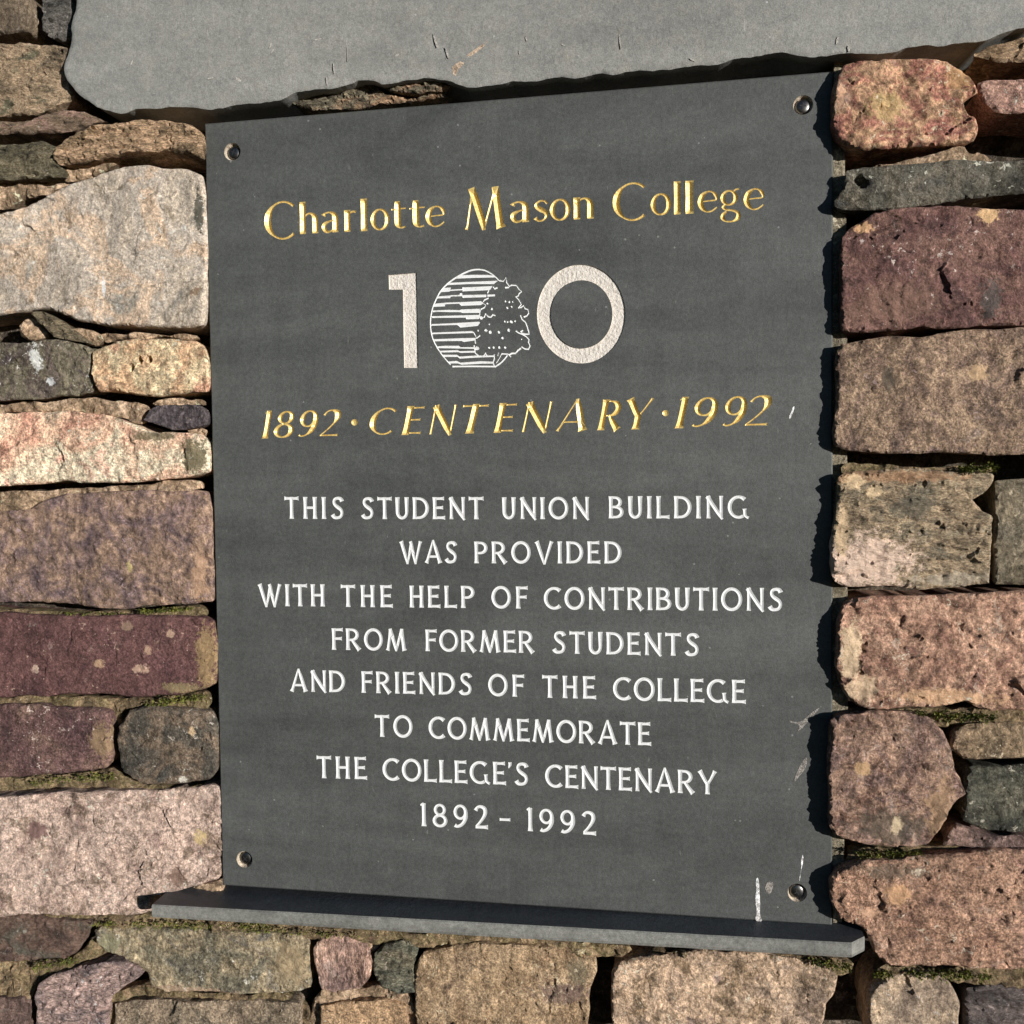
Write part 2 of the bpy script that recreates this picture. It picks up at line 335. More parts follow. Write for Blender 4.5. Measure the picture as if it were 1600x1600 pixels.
stone(L_(1365,1542, 1390,1526, 1420,1518, 1450,1521, 1478,1530, 1490,1545, 1500,1570, 1500,1600, 1360,1600, 1356,1560), 6, [(122,106,88),(160,140,114),(184,160,126)], contrast=.35, r=8, amp=(1.5,1.4,.5))
stone(L_(1512,1547, 1560,1540, 1640,1542, 1640,1600, 1507,1600), 4, [(74,70,66),(112,98,90)], contrast=.35, aniso=2, rot=-.3, r=5, amp=(1.5,1.6,.8))
stone(L_(178,1570, 240,1563, 300,1565, 400,1564, 468,1568, 474,1600, 174,1600), 1, [(86,80,66),(120,106,84),(140,122,98)])
stone(L_(502,1572, 560,1564, 600,1566, 634,1574, 636,1600, 498,1600), 1, [(120,96,70),(158,128,92),(176,146,108)])
stone(L_(-60,1566, 34,1560, 40,1580, 40,1600, -60,1600), 2, [(92,74,66),(124,100,86)])
# --- beside the plaque's right edge, top to bottom
stone(L_(1520,88, 1545,70, 1600,60, 1640,56, 1640,95, 1570,96), 4, [(116,94,70),(160,134,98)], aniso=2, amp=(1,1.5,.8))
stone(L_(1530,130, 1545,126, 1640,118, 1640,178, 1556,172, 1540,157), 6, [(142,104,90),(176,138,116)], amp=(1.2,1.5,.6))
stone(L_(1303,140, 1308,115, 1320,98, 1335,93, 1380,92, 1450,89, 1480,96, 1505,108, 1520,125, 1528,143, 1515,147, 1503,155, 1509,168, 1525,185, 1526,205, 1520,218, 1490,222, 1440,226, 1400,230, 1350,235, 1330,230, 1312,215, 1303,195, 1302,170), 11,
      [(112,72,62),(154,102,82),(166,132,96),(140,88,72),(176,142,104)], 'red brown squarish stone beside the top right screw', lichen=(200,172,138), lichen_amt=.3, contrast=.36, scale=24, r=7, amp=(1.8,1.8,.8), speck=(214,190,154), speck_amt=.5, patches=[(1500,118,.8,14,12,(178,138,90)),(1385,165,.7,16,12,(176,150,96)),(1312,150,.8,4,14,(206,160,124))])
stone(L_(1302,318, 1314,304, 1320,292, 1320,272, 1325,264, 1360,262, 1420,256, 1480,252, 1552,250, 1640,247, 1640,300, 1552,303, 1500,310, 1440,322, 1390,327, 1340,328, 1315,325), 10, [(62,62,54),(82,80,68),(100,94,78),(70,70,64)], 'thin dark grey slate stone pointing at the plaque', contrast=.38, r=4, amp=(1.2,1.2,.6), cut=1, speck=(214,200,176), speck_amt=.5, holes=[(1342,281,4.5,7),(1349,287,4,6)])
stone(L_(1318,370, 1330,355, 1345,345, 1365,335, 1420,325, 1470,322, 1520,325, 1640,330, 1640,505, 1540,508, 1500,510, 1465,514, 1440,510, 1400,514, 1330,517, 1317,515, 1315,450, 1316,400), 11,
      [(82,58,54),(104,74,66),(118,88,74),(90,64,60)], 'dark purple brown square stone beside the plaque', contrast=.3, scale=26, r=5, amp=(1.4,1.1,.3), speck=(210,186,170), speck_amt=.2, patches=[(1350,355,.95,9,5,(206,160,112)),(1545,335,.95,9,9,(214,166,114)),(1400,475,.6,50,16,(128,98,80)),(1548,465,.8,10,18,(84,78,72))])
stone(L_(1308,552, 1315,538, 1345,533, 1390,526, 1440,526, 1465,521, 1500,516, 1552,513, 1640,511, 1640,706, 1550,710, 1500,707, 1450,707, 1380,705, 1330,703, 1305,697, 1303,675, 1308,640, 1308,600, 1306,570), 10,
      [(92,76,66),(124,102,82),(150,126,98),(108,88,78)], contrast=.45, scale=34, r=5, amp=(1.5,1.7,.6), lichen=(172,144,108), lichen_amt=.25, patches=[(1388,592,.8,6,11,(88,80,66)),(1530,583,.8,9,7,(190,158,116)),(1450,680,.8,2.5,14,(94,78,58))])
stone(L_(1311,747, 1322,738, 1400,733, 1470,736, 1552,741, 1550,752, 1542,765, 1520,781, 1535,799, 1551,808, 1547,850, 1546,912, 1500,917, 1450,919, 1390,916, 1320,915, 1303,905, 1300,870, 1303,830, 1308,790, 1310,768), 11,
      [(92,86,70),(128,116,90),(146,126,96),(106,98,78)], 'grey layered stone with a big cream lichen patch', contrast=.36, aniso=2.2, rot=-.1, r=4, amp=(1.5,1.8,1.0), patches=[(1370,745,.6,90,6,(166,124,86)),(1338,752,.9,10,7,(216,176,132)),(1368,768,.95,9,6,(218,178,134)),(1345,880,1.0,46,30,(216,176,150)),(1316,830,.9,7,26,(190,164,124)),(1490,905,.8,38,6,(160,148,124)),(1430,790,.7,22,12,(78,76,64))])
stone(L_(1556,752, 1640,745, 1640,915, 1556,912, 1553,850, 1556,810), 8, [(92,86,70),(128,116,90)], amp=(1.2,1.4,.6))
stone(L_(1320,941, 1335,934, 1400,932, 1480,931, 1552,927, 1640,925, 1640,1108, 1552,1110, 1530,1104, 1510,1095, 1490,1099, 1460,1106, 1400,1105, 1360,1108, 1345,1104, 1328,1090, 1315,1070, 1307,1040, 1308,1000, 1310,970), 10,
      [(116,84,68),(152,116,92),(172,136,108),(134,98,80)], 'rough pinkish brown stone with a pale left corner', lichen=(206,178,152), lichen_amt=.35, contrast=.45, scale=30, r=6, amp=(1.8,2.0,.9), speck=(222,190,164), speck_amt=.5, patches=[(1330,1020,.85,10,34,(206,178,138)),(1340,1075,.85,16,14,(208,176,138)),(1480,1090,.8,50,8,(196,156,114))])
stone(L_(1300,1126, 1320,1117, 1370,1113, 1420,1116, 1455,1126, 1475,1146, 1485,1170, 1492,1200, 1505,1234, 1507,1242, 1490,1255, 1480,1275, 1465,1299, 1450,1320, 1430,1325, 1380,1321, 1330,1315, 1305,1305, 1297,1290, 1297,1240, 1297,1180), 12,
      [(100,80,72),(128,102,86),(148,118,94),(112,90,82)], 'brown six sided stone beside the lower right of the plaque', lichen=(170,144,118), lichen_amt=.3, contrast=.42, scale=30, r=5, amp=(1.6,1.5,.6), patches=[(1390,1290,.75,34,16,(88,80,66)),(1402,1288,.9,5,9,(190,170,132)),(1470,1260,.75,14,30,(164,132,96)),(1348,1200,.8,9,6,(186,150,104))])
stone(L_(1488,1166, 1493,1142, 1510,1132, 1640,1131, 1640,1184, 1552,1186, 1506,1186, 1496,1178), 7, [(100,86,64),(128,108,80),(144,120,92)], contrast=.35, r=5)
stone(L_(1509,1212, 1516,1199, 1552,1201, 1640,1196, 1640,1298, 1552,1300, 1530,1294, 1506,1282, 1507,1250), 4, [(46,48,42),(74,74,60),(98,94,76)], contrast=.5, r=6, amp=(1.5,2,1), speck=(190,184,160), speck_amt=.5)
stone(L_(1476,1321, 1486,1302, 1493,1291, 1510,1297, 1552,1308, 1640,1311, 1640,1324, 1520,1325), 4, [(86,70,64),(122,98,84)], contrast=.4, r=4, amp=(1,1.5,.8))
stone(L_(1298,1381, 1301,1370, 1320,1360, 1350,1347, 1420,1342, 1480,1337, 1552,1332, 1640,1330, 1640,1513, 1552,1516, 1500,1513, 1430,1511, 1386,1508, 1367,1490, 1358,1466, 1351,1455, 1331,1444, 1311,1434, 1300,1410), 12,
      [(122,92,74),(152,116,90),(168,132,104),(136,102,84)], 'large brown stone beside the right end of the slate ledge', lichen=(198,164,136), lichen_amt=.3, contrast=.36, scale=30, r=6, amp=(1.8,1.6,.6), speck=(216,186,158), speck_amt=.35, patches=[(1400,1395,.9,13,9,(196,152,108)),(1400,1362,.7,30,8,(104,92,74)),(1355,1425,.8,10,6,(200,158,122))])
# filler stones just outside the photograph, so the wall goes on
def filler(x0, x1, y0, y1, rows):
    hs = np.linspace(y0, y1, rows+1)
    for a, b in zip(hs[:-1], hs[1:]):
        x = x0
        while x < x1-60:
            w = min(x1-x, random.uniform(130, 260)); j = lambda: random.uniform(-8, 8)
            if x1-x-w < 60: w = x1-x
            poly = L_(x+6+j(), a+8+j()*.5, x+w*.5, a+5+j()*.5, x+w-6+j(), a+8+j()*.5, x+w-5, (a+b)/2+j(), x+w-8+j(), b-6+j()*.5, x+w*.5, b-4, x+8+j(), b-6+j()*.5, x+5, (a+b)/2+j())
            base = random.choice([(120,100,80),(150,118,96),(104,74,66),(96,90,74),(176,152,122)])
            STONES.append((poly, random.uniform(2, 8), [tuple(v*.78 for v in base), base, tuple(v*1.16 for v in base)], None, dict(step=5.0, r=6)))
            x += w
filler(-330, -80, -140, 1800, 12); filler(1668, 1900, -140, 1800, 12)
filler(-80, 1668, 1655, 1810, 1); filler(-80, 1668, -290, -140, 1); filler(-80, 60, -140, -26, 1)

for i, (poly, p, cols, label, kw) in enumerate(STONES):
    mk = {k: kw.pop(k) for k in ('contrast','scale','speck','speck_amt','lichen','lichen_amt','patches','bump') if k in kw}
    an, ro = kw.get('aniso', 1.0), kw.get('rot', 0.0)
    V = np.array([at(x, y, -p/1000) for x, y in poly])
    dents = [tuple(np.array(at(x, y, -p/1000))*1000) + (rad, dep) for (x, y, rad, dep) in kw.pop('holes', ())]
    pp = mk.pop('patches', ())
    mat = stone_mat('stone_%02d' % i, cols, seed=i+1, aniso=an, rot=ro, **mk)
    ob = make_stone('stone', poly, p, mat, wall, seed=i+1, dents=dents, grow=(.5 if poly[0][0] > 900 else -.1), **kw)
    if pp:                                       # patches need the stone's own origin
        bpy.data.materials.remove(mat); loc = ob.location
        q = []
        for (x, y, s, rx, rz, col) in pp:
            wx, wz = at(x, y, -p/1000); q.append((wx-loc.x, wz-loc.z, s, rx/1000, rz/1000, col))
        mat = stone_mat('stone_%02d' % i, cols, seed=i+1, aniso=an, rot=ro, patches=q, **mk)
        ob.data.materials.clear(); ob.data.materials.append(mat)
    if label: ob['label'] = label

# ------------------------------------------------------------------ slate materials
def slate_mat(name, base, rough=.6, mott=.2, scratch=.3, seed=0, streak=1.0, bump=.3, tan=None):
    t = NT(name); v, _ = t.coords((seed, seed*2, 0), (1, 1, 1))
    vs_, _ = t.coords((seed, 1, 3), (.35, 1, 1.6))
    n1 = t.noise(vs_, 9, 6, .6, .4); n2 = t.noise(v, 260, 5, .7); n3 = t.noise(v, 900, 2, .6); n4 = t.noise(v, 60, 6, .65)
    c = t.ramp(n1.outputs[0], [(.32, tuple(x*(1-mott*1.1) for x in base)), (.68, tuple(x*(1+mott*1.1) for x in base))])
    if tan: c = t.mix(t.ramp(n4.outputs[0], [(.52, grey(0)), (.75, grey(.5))]), c, tan+(1,))
    c = t.mix(1.0, c, t.ramp(n4.outputs[0], [(.3, grey(1-mott*.6)), (.7, grey(1+mott*.6))]), 'MULTIPLY')
    c = t.mix(1.0, c, t.ramp(n2.outputs[0], [(.3, grey(1-mott)), (.72, grey(1+mott*1.5))]), 'MULTIPLY')
    c = t.mix(1.0, c, t.ramp(n3.outputs[0], [(.3, grey(.78)), (.7, grey(1.25))]), 'MULTIPLY')
    rv, _ = t.coords((seed, 4, 1), (1, 1, .07)); nr = t.noise(rv, 42, 5, .6, .2)
    c = t.mix(1.0, c, t.ramp(nr.outputs[0], [(.3, grey(1-mott*.3)), (.7, grey(1+mott*.3))]), 'MULTIPLY')
    # tiny pale nicks and hairline scratches
    sv, _ = t.coords((2, seed, 7), (1, 1, .3), .5)
    ns = t.noise(sv, 210, 3, .55); nm = t.noise(v, 14, 3, .6)
    f = t.math('MULTIPLY', t.ramp(ns.outputs[0], [(.67, grey(0)), (.73, grey(1))]), t.ramp(nm.outputs[0], [(.45, grey(0)), (.7, grey(1))]))
    c = t.mix(t.math('MULTIPLY', f, scratch), c, (.42, .41, .38, 1))
    vo = t.new('ShaderNodeTexVoronoi'); vo.inputs['Scale'].default_value = 70; t.link(v, vo.inputs['Vector'])
    f2 = t.math('MULTIPLY', t.math('LESS_THAN', vo.outputs['Distance'], .07), t.math('GREATER_THAN', t.noise(v, 31, 2).outputs[0], .56))
    c = t.mix(t.math('MULTIPLY', f2, scratch*.9), c, (.40, .40, .38, 1))
    t.link(c, t.b.inputs['Base Color']); t.link(t.ramp(n1.outputs[0], [(.3, grey(rough-.1)), (.7, grey(rough+.12))]), t.b.inputs['Roughness'])
    t.b.inputs['Specular IOR Level'].default_value = .35
    bp = t.new('ShaderNodeBump'); bp.inputs['Strength'].default_value = bump; bp.inputs['Distance'].default_value = .0008
    h = t.math('ADD', n2.outputs[0], t.math('MULTIPLY', n3.outputs[0], .5)); h = t.math('ADD', h, t.math('MULTIPLY', n4.outputs[0], 1.2))
    t.link(h, bp.inputs['Height']); t.link(bp.outputs[0], t.b.inputs['Normal'])
    return t.m
PLAQUE = slate_mat('plaque_slate', (.077, .0805, .0765), rough=.55, mott=.2, scratch=.4, seed=1)
LINTEL = slate_mat('lintel_slate', (.245, .244, .226), rough=.75, mott=.17, scratch=1.2, seed=4, bump=.45, tan=(.25, .225, .185))
LEDGE = slate_mat('ledge_slate', (.195, .194, .176), rough=.7, mott=.28, scratch=.35, seed=7)
LEDGE_TOP_SHADED = slate_mat('ledge_top_shaded_slate', (.058, .064, .072), rough=.5, mott=.2, scratch=.1, seed=9)  # darker, bluer copy of the ledge slate: the top's shade painted into its colour

# ------------------------------------------------------------------ the slab above the plaque
LP = L_(120,-138, 116,0, 113,48, 107,70, 103,95, 102,110, 110,131, 125,151, 145,165, 170,173, 210,174, 300,168, 400,160, 432,156, 458,147, 484,141, 492,136, 515,140, 545,133, 562,122, 585,124, 600,130, 640,127, 672,121, 684,124, 700,128, 722,135, 760,131, 850,126, 900,118, 1000,108, 1080,105, 1120,98, 1150,92, 1200,85, 1260,91, 1330,87, 1400,78, 1480,69, 1540,59, 1565,50, 1640,34, 1660,0, 1660,-138)
lintel = make_stone('lintel', LP, 12, LINTEL, wall, r=2.0, amp=(.5,.25,0), step=2.4, edge=2.3, seed=77, depth=60, aniso=3, cut=1, facet=.12)
lintel['label'] = 'long smooth grey slate slab above the plaque with a chipped lower edge'
chipmat = stone_mat('chipped_slate', [(66,64,52),(112,104,82),(150,118,86)], seed=91, aniso=3, rot=.2, contrast=.4)
for q, (poly, p) in enumerate([(L_(440,154, 478,140, 520,141, 560,128, 585,132, 600,146, 640,150, 690,140, 700,150, 640,158, 570,166, 500,172, 470,166), -1),
                               (L_(590,128, 640,124, 690,124, 705,133, 690,143, 650,146, 610,142), 3)]):
    ch = make_stone('slate_flake', poly, p, chipmat, wall, r=3, amp=(1.2,2.5,1.4), step=1.8, seed=95+q, aniso=3, rot=.2, depth=30)
crack_m = stone_mat('rust_stain', [(150,132,108),(186,164,136)], seed=97)
make_stone('crack', L_(706,104, 712,98, 722,92, 740,78, 756,66, 770,48, 774,50, 762,68, 745,82, 728,96, 716,108, 712,118, 708,116), 12.2, crack_m, wall, r=.4, amp=(.1,.3,0), step=1.5, edge=1.2, depth=3, seed=98, facet=.1)['label'] = 'ragged tan crack in the slab'

nick = stone_mat('slate_nick', [(140,138,128),(166,162,150)], seed=99, contrast=.2)
for q, (x, y, dx, dy, w) in enumerate([(422,71,4,-9,3),(498,61,24,-5,3),(521,107,1,18,2.5),(510,127,1,14,2),(542,79,1,34,2),(680,64,6,22,3),(698,82,5,18,3),(822,60,2,9,3),(968,61,3,32,2),(811,82,1,8,3),
                                       (1081,93,9,5,5),(205,98,4,-9,3),(330,122,13,-3,4),(372,124,8,6,3),(425,80,-5,8,3),(240,146,7,2,3),(1308,63,-3,12,3),(1326,76,1,10,3),(880,70,6,3,2.5),(620,86,5,-3,2)]):
    nl = math.hypot(dx, dy); ux, uy = dx/nl, dy/nl; w *= .75; a, b = -uy*w/2, ux*w/2
    make_stone('nick', [(x-dx/2, y-dy/2), (x-dx*.1+a, y-dy*.1+b), (x+dx/2, y+dy/2), (x+dx*.1-a, y+dy*.1-b)], 12.7, nick, wall, r=.2, amp=(.05,.1,0), step=1.0, edge=.6, depth=1.5, facet=0.0, seed=500+q)

# ------------------------------------------------------------------ mortar
BED = stone_mat('shade_darkened_bed', [(44,40,34),(70,62,50),(86,76,60)], seed=50, contrast=.4)  # mortar bed darkened: the shade of the deep gaps is painted into its colour
MORT = [stone_mat('mortar_ochre', [(112,94,70),(148,124,94),(174,150,120)], seed=51, contrast=.4, scale=40, speck=(230,200,160), lichen=(120,110,60), lichen_amt=.25),
        stone_mat('mortar_mossy', [(90,78,56),(124,104,74),(110,98,64),(150,124,92)], seed=52, contrast=.45, scale=40, lichen=(98,98,46), lichen_amt=.25),
        stone_mat('mortar_grey', [(112,104,84),(138,128,102)], seed=53, contrast=.25, scale=40)]
JOINTS = [
 (0, 0, L_(100,254, 190,255, 176,262, 120,284, 101,285, 98,270)), (0, -2, L_(-74,286, 48,281, 110,284, 92,292, 62,308, 48,314, -74,340)),
 (0, 0, L_(86,512, 140,512, 165,528, 150,541, 112,530)), (0, 0, L_(150,519, 305,521, 309,531, 270,528, 180,531, 160,536)), (0, 0, L_(44,496, 58,505, 76,526, 48,532, 30,520)),
 (0, 1, L_(-74,634, 48,629, 140,621, 160,624, 230,630, 226,650, 222,664, 160,648, 48,644, -74,645)), (0, 1, L_(236,628, 300,621, 318,624, 320,635, 245,635)),
 (0, 0, L_(290,668, 324,668, 324,684, 300,680)), (0, 0, L_(-74,772, 48,768, 100,764, 240,757, 310,747, 316,768, 160,770, 66,782, 48,798, -74,800)),
 (1, 0, L_(-74,949, 48,955, 180,957, 300,947, 322,949, 326,968, 48,962, -74,957)),
 (1, 0, L_(-74,1092, 100,1088, 190,1094, 300,1084, 326,1078, 329,1106, 300,1111, 230,1103, 190,1112, 184,1130, 172,1140, 170,1112, 120,1106, -74,1104)),
 (1, 0, L_(-74,1216, 48,1216, 150,1206, 176,1200, 190,1212, 220,1229, 300,1228, 325,1230, 331,1240, 48,1242, -74,1248)),
 (1, 3, L_(-74,1424, 48,1428, 230,1432, 480,1448, 700,1459, 940,1474, 1000,1480, 960,1500, 910,1489, 700,1482, 590,1478, 480,1466, 300,1454, 150,1450, 60,1440)),
 (1, 4, L_(1000,1482, 1150,1488, 1280,1495, 1336,1503, 1333,1518, 1310,1530, 1290,1514, 1180,1494, 1060,1494)),
 (0, 8, L_(1364,262, 1376,256, 1400,254, 1420,246, 1470,238, 1505,227, 1510,236, 1520,240, 1532,232, 1545,246, 1552,252, 1430,260, 1370,266)),
 (1, 8, L_(1316,728, 1340,723, 1420,730, 1500,728, 1560,724, 1560,744, 1470,738, 1320,740)),
 (1, 6, L_(1352,1106, 1440,1107, 1660,1108, 1660,1132, 1500,1133, 1470,1140, 1450,1124, 1400,1114)),
 (1, 4, L_(1318,1352, 1326,1324, 1420,1326, 1500,1324, 1660,1316, 1660,1334, 1420,1344, 1350,1348)),
 (1, 8, L_(1362,1510, 1430,1510, 1660,1513, 1660,1545, 1560,1542, 1490,1538, 1450,1522, 1420,1520, 1372,1530)),
 (0, 9, L_(1490,1205, 1499,1206, 1509,1240, 1506,1245)), (2, -4, L_(1296,90, 1324,90, 1324,1442, 1294,1442)),
 (0, -1, L_(486,1545, 560,1546, 600,1543, 650,1553, 650,1640, 480,1640)), (0, 0, L_(560,1470, 590,1470, 600,1476, 584,1490, 574,1486)),
 (1, 0, L_(-74,1503, 105,1498, 120,1490, 146,1464, 152,1478, 168,1494, 120,1508, 84,1524, 58,1538, 44,1570, -74,1580)), (1, 0, L_(160,1560, 190,1546, 232,1546, 300,1552, 480,1552, 486,1650, 160,1650)),
 (0, -1, L_(296,1386, 345,1381, 352,1396, 310,1398)),
]
for i, (m, p, poly) in enumerate(JOINTS):
    p -= 5 if m < 2 else 0
    make_stone('mortar_joint', poly, p, MORT[m], wall, r=4 if m < 2 else 1, amp=(2.5,3.0,1.6) if m < 2 else (.3,.5,.2), step=2.4, edge=2.2 if m < 2 else .5, seed=200+i, depth=18, cut=1)
# backing bed of mortar behind all stones
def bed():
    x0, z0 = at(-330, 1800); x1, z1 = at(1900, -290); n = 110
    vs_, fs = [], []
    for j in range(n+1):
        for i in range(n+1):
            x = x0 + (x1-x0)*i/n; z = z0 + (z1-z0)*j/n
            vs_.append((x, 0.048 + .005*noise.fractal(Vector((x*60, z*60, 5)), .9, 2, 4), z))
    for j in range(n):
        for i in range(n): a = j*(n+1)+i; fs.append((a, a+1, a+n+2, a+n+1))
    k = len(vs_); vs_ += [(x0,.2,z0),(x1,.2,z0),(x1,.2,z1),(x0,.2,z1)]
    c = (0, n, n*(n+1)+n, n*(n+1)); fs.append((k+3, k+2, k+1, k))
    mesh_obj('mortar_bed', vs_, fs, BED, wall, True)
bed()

# ------------------------------------------------------------------ slate ledge under the plaque
LY = -0.030
def ledge():
    root = empty('slate_ledge', 'narrow grey slate ledge projecting from the wall under the plaque', 'ledge')
    pts = [(at(237,1414,LY), at(239,1437,LY)), (at(1331,1474,LY), at(1336,1501,LY))]
    (tl, bl), (tr, br) = pts
    cx, cz = at(1351, 1467, LY+.012)
    def topz(x): return tl[1] + (tr[1]-tl[1])*(x-tl[0])/(tr[0]-tl[0])
    def botz(x): return bl[1] + (br[1]-bl[1])*(x-bl[0])/(br[0]-bl[0])
    xs = list(np.linspace(tl[0], tr[0], 60))
    prof = []
    for x in xs:
        w = .0004*noise.noise(Vector((x*40, 1, 2)))
        prof.append((x, LY + w))
    prof.append((cx, LY + .012)); prof.append((cx+.002, .03))
    verts, faces = [], []
    for x, y in prof:
        t, b = topz(x), botz(x); h = t-b; f = (y-LY)
        back = y > 0
        # rounded profile: top arris, face, curved lower edge
        for (dy, z) in ((.0012, t), (0, t-.0012), (0, b+.005), (.0012, b+.002), (.0045, b)):
            verts.append((x, y + (0 if back else dy), z))
    n = len(prof); k = 5
    for i in range(n-1):
        for j in range(k-1):
            a = i*k+j; faces.append((a, a+1, a+k+1, a+k))
    # left end
    e0 = len(verts)
    for j in range(k): verts.append((tl[0], .03, verts[j][2]))
    for j in range(k-1): faces.append((j+1, j, e0+j, e0+j+1))
    # bottom
    b0 = len(verts)
    for i in range(n): verts.append((prof[i][0], .03, botz(prof[i][0])))
    for i in range(n-1): faces.append((i*k+4, b0+i, b0+i+1, (i+1)*k+4))
    mesh_obj('front', verts, [tuple(reversed(f)) for f in faces], LEDGE, root, False)
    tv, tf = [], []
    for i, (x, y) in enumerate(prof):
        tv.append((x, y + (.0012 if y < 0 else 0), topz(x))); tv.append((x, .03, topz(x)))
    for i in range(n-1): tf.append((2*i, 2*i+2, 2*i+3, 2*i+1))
    mesh_obj('top_face', tv, tf, LEDGE_TOP_SHADED, root, False)['label'] = 'smooth top face of the ledge, with shade painted into its colour'
ledge()

